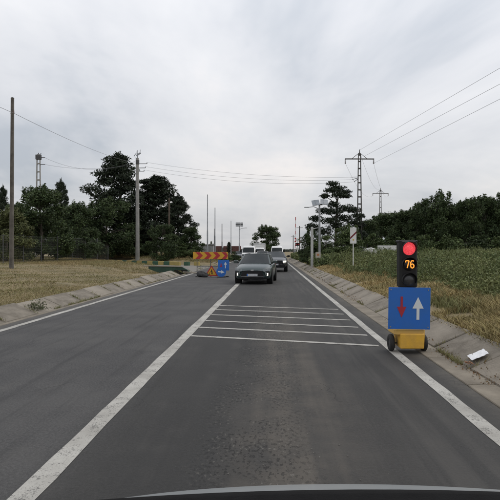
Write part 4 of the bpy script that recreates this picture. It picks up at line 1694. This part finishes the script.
# blue round keep right sign
D = 29.1
Xs = at(221.2, D)
t = empty('keep_right_sign', (Xs, D, 0), 0, 'round blue sign with white arrow at the foot of the square blue sign', 'sign')
rz_ = .29
pl = MB().disc_y((0, rz_ + .03), rz_, -.012, .008, 32).build('disc', m_blue, t)
MB().disc_y((0, rz_ + .03), rz_ * .99, -.0105, .006, 32).build('rim', m_white, pl)
cz = rz_ + .03
P = [(-.19, .035), (-.01, .035), (-.01, .10), (.20, 0), (-.01, -.10), (-.01, -.035), (-.19, -.035)]
ca, sa = math.cos(-.12), math.sin(-.12)
MB().prism_y([(p[0] * ca - p[1] * sa, cz + p[0] * sa + p[1] * ca) for p in reversed(P)], -.0165, -.0135).build('white_arrow', m_sw, pl)
MB().tube([(0, .03, .0), (0, .03, .55)], .018, 8).build('post', m_dsteel, t)
MB().box((0, .08, .02), (.5, .3, .04), ch=.01).build('foot_plate', m_rubber, t)

# square priority sign seen at the barrier
D = 29.6
Xs = at(223.6, D)
t = empty('priority_sign', (Xs, D, 0), 0, 'square blue sign with white and red arrows at the end of the chevron board', 'sign')
zb0, zb1 = zat(223, 270.5, D), zat(223, 260, D)
pl = MB().box((0, 0, (zb0 + zb1) / 2), (.66, .014, zb1 - zb0), ch=.004).build('plate', m_blue, t)
zmid = (zb0 + zb1) / 2
arrow(.11, zmid - .18, zmid + .2, .025, .09, .16, -.012, -.0085, m_sw, pl, 'white_arrow', True)
arrow(-.15, zmid - .18, zmid + .1, .028, .085, .15, -.012, -.0085, m_sr, pl, 'red_arrow', False)
MB().tube([(0, .03, 0), (0, .03, zb1 - .05)], .02, 8).build('post', m_dsteel, t)
MB().box((0, .15, .03), (.6, .35, .05), ch=.015).build('foot_plate', m_rubber, t)

# sandbags weighing the barrier down
for k, (px, D, s, lb) in enumerate(((201, 29.6, 1.0, 'larger dark sandbag left of the road works triangle'),
                                    (204.8, 29.2, .8, 'smaller dark sandbag touching the road works triangle'))):
    vs, fs = [], []
    rnd = random.Random(40 + k)
    for j in range(9):
        ph = -math.pi / 2 + math.pi * j / 8
        for i in range(14):
            th = 2 * math.pi * i / 14
            x_ = .27 * s * math.copysign(abs(math.cos(th)) ** .7, math.cos(th)) * math.cos(ph) ** .6
            y_ = .20 * s * math.copysign(abs(math.sin(th)) ** .7, math.sin(th)) * math.cos(ph) ** .6
            z_ = .15 * s * (1 + math.sin(ph)) + .05 * s * math.sin(2 * th + 1) * (math.sin(ph) > -.5)
            vs.append((x_ + rnd.uniform(-.01, .01), y_ + rnd.uniform(-.01, .01), max(0, z_)))
    for j in range(8):
        for i in range(14):
            fs.append((j * 14 + i, j * 14 + (i + 1) % 14, j * 14 + 14 + (i + 1) % 14, j * 14 + 14 + i))
    o = MB().add(vs, fs).build('sandbag', mat('sandbag_cloth', (0.030, 0.030, 0.032), 0.9, (0.05, 0.05, 0.05), 8, bump=.4), None, True)
    o.location = (at(px, D), D, 0)
    o.rotation_euler = (0, 0, .4 * k)
    tag(o, lb, 'sandbag', 'sandbags at the chevron barrier')

# ================================================================== vehicles (front faces -Y)
m_glass = mat('car_glass', (0.012, 0.015, 0.016), 0.10, (0.022, 0.026, 0.027), 1.5, spec=0.3)
m_chrome = mat('bright_trim', (0.55, 0.56, 0.57), 0.25, metal=0.9)
m_lampg = mat('headlamp_glass', (0.20, 0.22, 0.23), 0.15, (0.10, 0.11, 0.115), 14)
m_drl = mat('lit_daytime_lamp', (0.8, 0.8, 0.78), 0.3, emit=(1.0, 0.93, 0.80), estr=0.8)
m_plate = mat('number_plate', (0.55, 0.56, 0.57), 0.5, (0.30, 0.31, 0.33), 26)
m_trim = mat('dark_trim', (0.008, 0.0085, 0.009), 0.55, (0.013, 0.0135, 0.014), 7, spec=0.2)
m_tail = mat('rear_lamp', (0.20, 0.012, 0.012), 0.25)
m_inner = mat('wheel_arch', (0.006, 0.006, 0.006), 0.9)


def paint(nm, col):
    return mat(nm, col, 0.30, tuple(c * 1.12 for c in col), 2.2, metal=0.0, coat=0.5, spec=0.5)


def wheel(e_, x_, y_, r_, w_, s):
    prof = [(.62, -.40), (.80, -.5), (.94, -.46), (1.0, -.28), (1.0, .28), (.94, .46), (.80, .5), (.62, .40)]
    n = 28
    vs, fs = [], []
    for i in range(n):
        a = 2 * math.pi * i / n
        for (q, xx) in prof:
            vs.append((x_ + xx * w_, y_ + q * r_ * math.cos(a), r_ + q * r_ * math.sin(a)))
    k = len(prof)
    for i in range(n):
        for j in range(k - 1):
            fs.append((i * k + j, ((i + 1) % n) * k + j, ((i + 1) % n) * k + j + 1, i * k + j + 1))
    o = MB().add(vs, fs).build('wheel', m_rubber, e_, True)
    mb = MB().tube([(x_ - w_ * .3, y_, r_), (x_ + w_ * .3, y_, r_)], r_ * .63, 20)
    for q in range(5):
        a = q * 1.2566
        mb.box((x_ + s * w_ * .34, y_ + .33 * r_ * math.cos(a), r_ + .33 * r_ * math.sin(a)), (.03, r_ * .62, r_ * .16), rx=a)
    mb.build('rim', mat('alloy_rim', (0.16, 0.165, 0.17), 0.4, metal=0.7), o)


def loft(secs):
    """closed rings -> mesh builder"""
    mb = MB()
    n = len(secs[0])
    vs = [p for s in secs for p in s]
    fs = []
    for i in range(len(secs) - 1):
        for k in range(n):
            j = (k + 1) % n
            fs.append((i * n + k, i * n + j, i * n + n + j, i * n + n + k))
    fs.append(tuple(range(n)))
    fs.append(tuple(reversed(range((len(secs) - 1) * n, len(secs) * n))))
    return mb.add(vs, fs)


def make_car(name, label, loc, rz, L, Wd, Ht, pm, suv=False, lit=True, detail=True, group=None, cat='car', plate=True):
    e_ = empty(name, loc, rz, label, cat, group)
    hw = Wd / 2
    up = 0.10 if suv else 0.0
    k = Ht / 1.46
    st = [(0.000, .70, .30, .60, .66), (0.018, .83, .24, .66, .735), (0.05, .925, .21, .74, .805), (0.11, .975, .19, .82, .885), (0.20, 1.0, .18, .89, .965),
          (0.265, 1.0, .18, .93, .995), (0.50, 1.0, .18, .955, .98), (0.78, .99, .18, .975, .99), (0.92, .955, .22, .965, .99), (0.98, .88, .28, .90, .95), (1.0, .78, .34, .82, .88)]
    secs = []
    for (tt, wf, zb, sh, zt_) in st:
        y_ = -L / 2 + tt * L
        w_ = hw * wf
        zb, sh, zt_ = zb * k + up, sh * k + up * .8, zt_ * k + up * .8
        half = [(.78 * w_, zb), (.95 * w_, zb + .05), (1.0 * w_, zb + .45 * (sh - zb)), (.985 * w_, sh - .12), (.94 * w_, sh - .02), (.74 * w_, zt_ - .025), (.36 * w_, zt_)]
        ring = [(x_, y_, z_) for x_, z_ in half] + [(-x_, y_, z_) for x_, z_ in reversed(half)]
        secs.append(ring)
    body = loft(secs).build('body', pm, e_, True)
    ss = body.modifiers.new('sub', 'SUBSURF')
    ss.levels = ss.render_levels = 2
    # greenhouse: roof and pillars in paint, panes a little proud
    y0, y1, y2, y3 = -L / 2 + .235 * L, -L / 2 + .445 * L, -L / 2 + .84 * L, -L / 2 + .965 * L
    zb = .935 * k + up * .8
    zr = Ht
    wb, wr = hw * .90, hw * .68
    A = [(-wb, y0, zb), (wb, y0, zb), (wr, y1, zr - .045), (-wr, y1, zr - .045)]
    Bk = [(-wb * .96, y3, zb), (wb * .96, y3, zb), (wr * .96, y2, zr - .05), (-wr * .96, y2, zr - .05)]
    sh_ = MB()
    sh_.patch(*A, 8, 6, (0, -.07, .03))
    sh_.patch(Bk[1], Bk[0], Bk[3], Bk[2], 8, 6, (0, .05, .02))
    sh_.patch(A[1], Bk[1], Bk[2], A[2], 8, 6, (.02, 0, 0))
    sh_.patch(Bk[0], A[0], A[3], Bk[3], 8, 6, (-.02, 0, 0))
    sh_.build('pillars', pm, e_, True)
    rf = MB()
    nu, nv = 10, 8
    vs, fs = [], []
    for j in range(nv + 1):
        v_ = j / nv
        y_ = (y1 - .02) + (y2 + .03 - y1 + .02) * v_
        for i in range(nu + 1):
            q = 2 * i / nu - 1
            wv = (wr + .012) * (1 - .04 * v_)
            vs.append((q * wv, y_ - .07 * (1 - q * q) * (1 - v_) + .05 * (1 - q * q) * v_, zr - .045 + .055 * (1 - q ** 4) * (1 - .25 * abs(2 * v_ - 1) ** 3) - .005 * v_))
    for j in range(nv):
        for i in range(nu):
            b = j * (nu + 1) + i
            fs.append((b, b + 1, b + nu + 2, b + nu + 1))
    rf.add(vs, fs).build('roof', pm, e_, True)

    def inset(P, sl, sr_, sb, st_, off):
        P = [Vector(p) for p in P]
        bl, br, tr, tl = P
        lerp = lambda s_, t_: (bl.lerp(br, s_)).lerp(tl.lerp(tr, s_), t_)
        Q = [lerp(sl, sb), lerp(1 - sr_, sb), lerp(1 - sr_, 1 - st_), lerp(sl, 1 - st_)]
        return [q + Vector(off) for q in Q]
    MB().patch(*inset(A, .045, .045, .02, .05, (0, -.012, .008)), 8, 6, (0, -.068, .03)).build('windscreen', m_glass, e_, True)
    q4 = inset((Bk[1], Bk[0], Bk[3], Bk[2]), .09, .09, .12, .12, (0, .012, .008))
    MB().patch(*q4, 8, 6, (0, .045, .02)).build('rear_window', m_glass, e_, True)
    for s, F_ in ((1, (A[1], Bk[1], Bk[2], A[2])), (-1, (Bk[0], A[0], A[3], Bk[3]))):
        for (a_, b_) in ((.06, .51), (.53, .10)):
            l_, r__ = (a_, b_) if s > 0 else (b_, a_)
            MB().patch(*inset(F_, l_, r__, .05, .10, (s * .010, 0, 0)), 6, 4, (s * .014, 0, 0)).build('side_window', m_glass, e_, True)
    # wheels with dark arches
    rw = .315 if not suv else .35
    for y_ in (-L / 2 + .205 * L, -L / 2 + .805 * L):
        for s in (-1, 1):
            MB().tube([(s * (hw - .26), y_, rw + .01), (s * (hw + .004), y_, rw + .01)], rw + .055, 26).build('wheel_arch', m_inner, e_)
            wheel(e_, s * (hw - .085), y_, rw, .2, s)
    # mirrors
    for s in (-1, 1):
        mb = MB().box((s * (hw + .09), y0 + .34, zb + .10), (.20, .10, .15), ch=.03)
        mi = mb.build('mirror', pm if not suv else m_trim, e_)
        MB().box((s * (hw - .03), y0 + .34, zb + .05), (.14, .05, .05), ch=.01).build('mirror_arm', m_trim, mi)
    if not detail:
        return e_

    def yn(x_):
        return -L / 2 - .030 + .20 * (abs(x_) / hw) ** 4.0 + .03 * (abs(x_) / hw) ** 2

    def curved(xa, xb, z0_, z1_, dy0, dy1, th, m, nm, z0b=None, z1b=None, par=None, n_=10):
        """panel following the rounded nose, z edges may slope from xa to xb"""
        z0b = z0_ if z0b is None else z0b
        z1b = z1_ if z1b is None else z1b
        vs_, fs_ = [], []
        for i in range(n_ + 1):
            s_ = i / n_
            x_ = xa + (xb - xa) * s_
            za, zb_ = z0_ + (z0b - z0_) * s_, z1_ + (z1b - z1_) * s_
            vs_ += [(x_, yn(x_) + dy0, za), (x_, yn(x_) + dy1, zb_), (x_, yn(x_) + dy1 + th, zb_), (x_, yn(x_) + dy0 + th, za)]
        for i in range(n_):
            for j in range(4):
                fs_.append((i * 4 + j, i * 4 + 4 + j, i * 4 + 4 + (j + 1) % 4, i * 4 + (j + 1) % 4))
        fs_.append((3, 2, 1, 0))
        fs_.append((n_ * 4, n_ * 4 + 1, n_ * 4 + 2, n_ * 4 + 3))
        return MB().add(vs_, fs_).build(nm, m, par or e_)
    o_ = up * .9
    if not suv:
        g_ = curved(-.66 * hw, .66 * hw, .375, .63, -.012, .012, .10, m_trim, 'grille')
        curved(-.74 * hw, .74 * hw, .235, .335, .005, -.004, .10, m_trim, 'lower_intake')
        curved(-.60 * hw, .60 * hw, .352, .372, -.016, -.018, .06, m_chrome, 'lip_trim')
        MB().prism_y([(p[0] * .085, .66 + p[1] * .028) for p in [(math.cos(2 * math.pi * i / 16), math.sin(2 * math.pi * i / 16)) for i in range(16)]], -L / 2 - .03, -L / 2 + .06).build('emblem', m_chrome, e_)
        for s in (-1, 1):
            xa, xb = s * .56 * hw, s * .93 * hw
            h_ = curved(xa, xb, .615, .69, .005, .05, .22, m_lampg, 'headlamp', .64, .765)
            curved(s * .68 * hw, s * .90 * hw, .40, .60, -.006, .0, .16, m_trim, 'fog_recess', .42, .60)
            if lit:
                curved(s * .74 * hw, s * .83 * hw, .40, .52, -.014, -.006, .05, m_drl, 'daytime_lamp', .41, .54)
    else:
        curved(-.58 * hw, .58 * hw, .52 + o_, .76 + o_, -.012, .02, .12, m_trim, 'grille')
        curved(-.58 * hw, .58 * hw, .765 + o_, .785 + o_, .015, .018, .06, m_chrome, 'grille_trim')
        curved(-.80 * hw, .80 * hw, .22 + o_, .42 + o_, -.01, -.012, .12, m_trim, 'lower_bumper')
        MB().disc_y((0, .66 + o_), .06, -L / 2 - .06, -L / 2 + .02, 16).build('emblem', m_chrome, e_)
        for s in (-1, 1):
            curved(s * .60 * hw, s * .93 * hw, .62 + o_, .74 + o_, .005, .05, .22, m_lampg, 'headlamp', .66 + o_, .78 + o_)
            if lit and s > 0:
                curved(s * .66 * hw, s * .90 * hw, .60 + o_, .73 + o_, -.02, .02, .05, m_drl, 'daytime_lamp', .62 + o_, .74 + o_)
    if plate:
        zp = .44 if not suv else .46 + o_
        p_ = MB().box((0, -L / 2 - .052, zp), (.50, .014, .105), ch=.004).build('number_plate', m_plate, e_)
        MB().box((-.225, -L / 2 - .0605, zp), (.045, .004, .095)).build('country_band', m_blue, p_)
    MB().box((0, -L / 2 + .262 * L, zb + .03), (1.1, .02, .015), rx=.3).build('wiper', m_trim, e_)
    for s in (-1, 1):
        MB().box((s * hw * .78, L / 2 - .10, .86 * k + up), (.24, .16, .16), ch=.03).build('rear_lamp', m_tail, e_)
        for y_ in (-.12 * L + .12, .12 * L + .12):
            MB().box((s * (hw * .975), y_ + .2, .80 * k + up), (.03, .17, .025), ch=.006).build('door_handle', pm, e_)
    return e_


p_teal = paint('teal_grey_paint', (0.028, 0.044, 0.044))
p_blk = paint('black_paint', (0.018, 0.019, 0.021))
p_grey = paint('light_grey_paint', (0.38, 0.37, 0.37))
p_dark = paint('dark_grey_paint', (0.05, 0.052, 0.056))
D = 23.2
Lh = 4.04
yaw = R(-4.5)
fx = at(252.3, D)
make_car('hatchback_car', 'dark teal hatchback driving towards the viewer over the centre line', (fx - math.sin(yaw) * Lh / 2, D + math.cos(yaw) * Lh / 2, 0), yaw,
         Lh, 1.77, 1.44, p_teal, group='oncoming vehicles')
D = 36.3
Ls = 4.4
make_car('crossover_car', 'black crossover following behind the teal hatchback', (at(275.8, D), D + Ls / 2, 0), R(-1.5), Ls, 1.80, 1.49, p_blk, suv=True, group='oncoming vehicles')
make_car('hatchback_car', 'pale grey car whose roof shows above the teal hatchback', (at(262.5, 54), 55, 0), R(-1), 4.1, 1.72, 1.50, p_grey, lit=False, detail=True, group='oncoming vehicles')
make_car('hatchback_car', 'small dark car waiting beside the first white van', (at(238.8, 84), 86, 0), 0, 4.0, 1.68, 1.44, p_dark, lit=False, detail=True, group='oncoming vehicles')


def make_van(name, label, loc, rz, L, Wd, Ht, pm, group=None, cat='van', cargo=None):
    """panel van: profile in (y,z) with tumblehome, short bonnet"""
    e_ = empty(name, loc, rz, label, cat, group)
    hw = Wd / 2
    cab = Ht if cargo is None else 2.05
    P = [(-L / 2 + .06, .32), (-L / 2, .45), (-L / 2 + .01, .80), (-L / 2 + .10, 1.02), (-L / 2 + .62, 1.20), (-L / 2 + 1.22, cab - .26), (-L / 2 + 1.55, cab - .05), (-L / 2 + 2.1, cab),
         ((L / 2 - .12) if cargo is None else (-L / 2 + 2.2), cab), ((L / 2) if cargo is None else (-L / 2 + 2.25), cab - .12), ((L / 2) if cargo is None else (-L / 2 + 2.25), .40)]
    secs = []
    for (xf, sc_) in ((-1.0, .93), (-.94, .985), (-.80, 1.0), (.80, 1.0), (.94, .985), (1.0, .93)):
        ring = []
        for (y_, z_) in P:
            tum = 1 - .14 * max(0, (z_ - 1.15) / (cab - 1.15))
            zz = .32 + (z_ - .32) * sc_
            yy = y_ * (1 if abs(xf) < .9 else .985)
            ring.append((xf * hw * tum, yy, zz))
        secs.append(ring)
    b = loft(secs).build('body', pm, e_)
    autosmooth(b, 35)
    cf = lambda s_: cab - .26 + 0 * s_
    # windscreen following the profile
    z0_, z1_ = 1.235, cab - .27
    ya, yb2 = -L / 2 + .655, -L / 2 + 1.20
    w0_, w1_ = hw * .90, hw * .80
    MB().patch((-w0_, ya - .02, z0_ + .012), (w0_, ya - .02, z0_ + .012), (w1_, yb2 - .02, z1_), (-w1_, yb2 - .02, z1_), 8, 4, (0, -.02, .015)).build('windscreen', m_glass, e_, True)
    MB().prism_y([(-hw * .5, .62), (hw * .5, .62), (hw * .46, .86), (-hw * .46, .86)], -L / 2 - .02, -L / 2 + .1).build('grille', m_trim, e_)
    MB().box((0, -L / 2 + .06, .44), (Wd * .96, .20, .20), ch=.04).build('bumper', m_trim, e_)
    p_ = MB().box((0, -L / 2 - .052, .45), (.5, .012, .10)).build('number_plate', m_plate, e_)
    for s in (-1, 1):
        MB().box((s * hw * .74, -L / 2 + .10, .87), (.34, .24, .26), ch=.05).build('headlamp', m_lampg, e_)
        mi = MB().box((s * (hw + .16), -L / 2 + 1.0, 1.42), (.20, .12, .32), ch=.03).build('mirror', m_trim, e_)
        MB().box((s * (hw + .02), -L / 2 + 1.02, 1.32), (.2, .05, .05)).build('mirror_arm', m_trim, mi)
        tf = 1 - .14 * (1.52 - 1.15) / (cab - 1.15)
        q0, q1 = s * (hw * 1.0 + .006), s * (hw * (1 - .14 * (cab - .3 - 1.15) / (cab - 1.15)) + .006)
        MB().add([(q0, -L / 2 + 1.0, 1.22), (q0, -L / 2 + 1.9, 1.22), (q1, -L / 2 + 1.9, cab - .3), (q1, -L / 2 + 1.42, cab - .3)], [(0, 1, 2, 3) if s > 0 else (3, 2, 1, 0)]).build('side_window', m_glass, e_)
        for y_ in (-L / 2 + .95, L / 2 - 1.1):
            MB().tube([(s * (hw - .26), y_, .36), (s * (hw + .004), y_, .36)], .40, 24).build('wheel_arch', m_inner, e_)
            wheel(e_, s * (hw - .08), y_, .34, .22, s)
    if cargo:
        bx = MB().box((0, -L / 2 + 2.35 + (L - 2.35) / 2, .75 + (cargo - .75) / 2), (Wd * 1.06, L - 2.35, cargo - .75), ch=.04).build('cargo_box', m_white, e_)
        for s in (-1, 1):
            MB().box((s * Wd * .53 * .98, -L / 2 + 2.345, .75 + (cargo - .75) / 2), (.06, .04, cargo - .75)).build('corner_post', m_steel, bx)
        MB().box((0, -L / 2 + 2.336, cargo - .1), (Wd * 1.0, .02, .07)).build('top_rail', mat('rail_blue_grey', (.16, .18, .22), .5), bx)
    return e_


p_white = paint('white_paint', (0.66, 0.66, 0.65))
make_van('panel_van', 'white panel van at the head of the queue left of the teal hatchback', (at(248.5, 71), 73.5, 0), R(-1), 5.0, 1.92, 2.22, p_white, 'oncoming vehicles')
make_van('box_truck', 'white box truck between the two white vans', (at(259, 86), 89, 0), 0, 6.0, 2.0, 2.1, p_white, 'oncoming vehicles', 'truck', cargo=2.78)
make_van('panel_van', 'white panel van directly behind the black crossover', (at(277.0, 76), 78.5, 0), 0, 5.0, 1.88, 2.2, p_white, 'oncoming vehicles')
make_van('panel_van', 'white van roof half hidden in the weeds beside the pale board', (at(365, 52), 54, gz1(at(365, 52), 53)), R(80), 3.2, 1.5, 1.15 + .2, p_white, None)

# rust red freight wagon on the railway
D = 140
m_rust = mat('rust_red_paint', (0.085, 0.034, 0.030), 0.85, (0.12, 0.055, 0.048), 1.5)
for k, (px, lb) in enumerate(((232.5, 'rust red freight wagon on the railway left of the first white van'), (214.0, 'second rust red freight wagon behind the steel posts'))):
    X = at(px, D + 1)
    t = empty('freight_wagon', (X, D, 0.2), .05, lb, 'wagon', 'freight wagons')
    Lw = 4.9
    w_ = MB().box((0, 0, 1.75), (Lw, 2.6, 1.5), ch=.05).build('hopper', m_rust, t)
    for i in range(7):
        MB().box((-Lw / 2 + .35 + i * (Lw - .7) / 6, -1.325, 1.75), (.10, .06, 1.44)).build('rib', m_rust, w_)
    MB().box((0, 0, .85), (Lw + .3, 2.3, .25)).build('underframe', m_dsteel, t)
    for x_ in (-1.6, 1.6):
        for s in (-1, 1):
            MB().tube([(x_, s * .72 - .06, .45), (x_, s * .72 + .06, .45)], .45, 18).build('wheel', m_dsteel, t)
# grey hut behind the posts
D = 82
X = at(207.5, D)
t = empty('railway_hut', (X, D, gz1(X, D)), .05, 'small plain grey hut behind the tallest steel post', 'hut')
zt_ = zat(207, 245, D) - gz1(X, D)
MB().box((0, 0, zt_ / 2), (2.0, 1.8, zt_), ch=.02).build('wall', mat('hut_render', (.26, .265, .27), .9, (.33, .335, .34), 1.5), t)
MB().box((0, 0, zt_ + .05), (2.3, 2.1, .12), ch=.03).build('roof', mat('hut_roof', (.17, .17, .175), .8), t)
MB().box((.4, -.915, .8), (.7, .03, 1.6)).build('door', m_steel, t)

# ================================================================== viewer's own car: bonnet and dashboard edge
t = empty('own_car', (0, 0, 0), 0, 'silver bonnet edge and black dashboard of the car the view is taken from', 'car')
vs, fs = [], []
nxg, nyg = 28, 16
prof = [(.80, 1.212), (.95, 1.145), (1.1, 1.078), (1.25, 1.014), (1.4, .950), (1.52, .895), (1.60, .853), (1.66, .80), (1.70, .72), (1.72, .60), (1.72, .45)]
for (y_, z_) in prof:
    for i in range(nxg + 1):
        q = 2 * i / nxg - 1
        x_ = .33 + q * 1.02
        dz = -.031 * ((x_ - .33) / .86) ** 2 * 1.0 - .10 * abs(q) ** 10
        vs.append((x_, y_ - .10 * q * q, z_ + dz))
k = nxg + 1
for j in range(len(prof) - 1):
    for i in range(nxg):
        fs.append((j * k + i, j * k + i + 1, j * k + k + i + 1, j * k + k + i))
bn = MB().add(vs, fs).build('bonnet', mat('silver_blue_paint', (0.56, 0.60, 0.615), 0.3, (0.60, 0.64, 0.655), 2, metal=0.5, coat=.5), t, True)
sm = bn.modifiers.new('solid', 'SOLIDIFY')
sm.thickness = .02
vs, fs = [], []
prof = [(.16, 1.27), (.30, 1.315), (.44, 1.335), (.56, 1.332), (.63, 1.303), (.66, 1.255), (.66, 1.10)]
for (y_, z_) in prof:
    for i in range(nxg + 1):
        q = 2 * i / nxg - 1
        x_ = .33 + q * .80
        vs.append((x_, y_ - .05 * q * q, z_ - .075 * (x_ - .16) ** 2))
for j in range(len(prof) - 1):
    for i in range(nxg):
        fs.append((j * k + i, j * k + i + 1, j * k + k + i + 1, j * k + k + i))
db = MB().add(vs, fs).build('dashboard', mat('dashboard_black', (0.005, 0.005, 0.0055), 0.95, (0.008, 0.008, 0.0085), 40, bump=.2, bscale=300, spec=0.1), t, True)
sm = db.modifiers.new('solid', 'SOLIDIFY')
sm.thickness = .02
mb = MB()
for i in range(9):
    mb.box((-.30 + i * .15, .40, 1.338), (.12, .05, .006))
mb.build('demister_vent', m_black, t)

# unseen cabin roof above and behind the view, added to shade the dashboard
vs, fs = [], []
for (y_, z_) in ((.02, 1.80), (-.3, 1.86), (-.9, 1.88), (-1.6, 1.84), (-2.2, 1.70)):
    for i in range(13):
        q = 2 * i / 12 - 1
        vs.append((.33 + q * .66, y_ - .05 * q * q, z_ - .05 * q ** 4))
for j in range(4):
    for i in range(12):
        b = j * 13 + i
        fs.append((b, b + 1, b + 14, b + 13))
rf = MB().add(vs, fs).build('roof', MATS['silver_blue_paint'], t, True)
rf.modifiers.new('solid', 'SOLIDIFY').thickness = .04
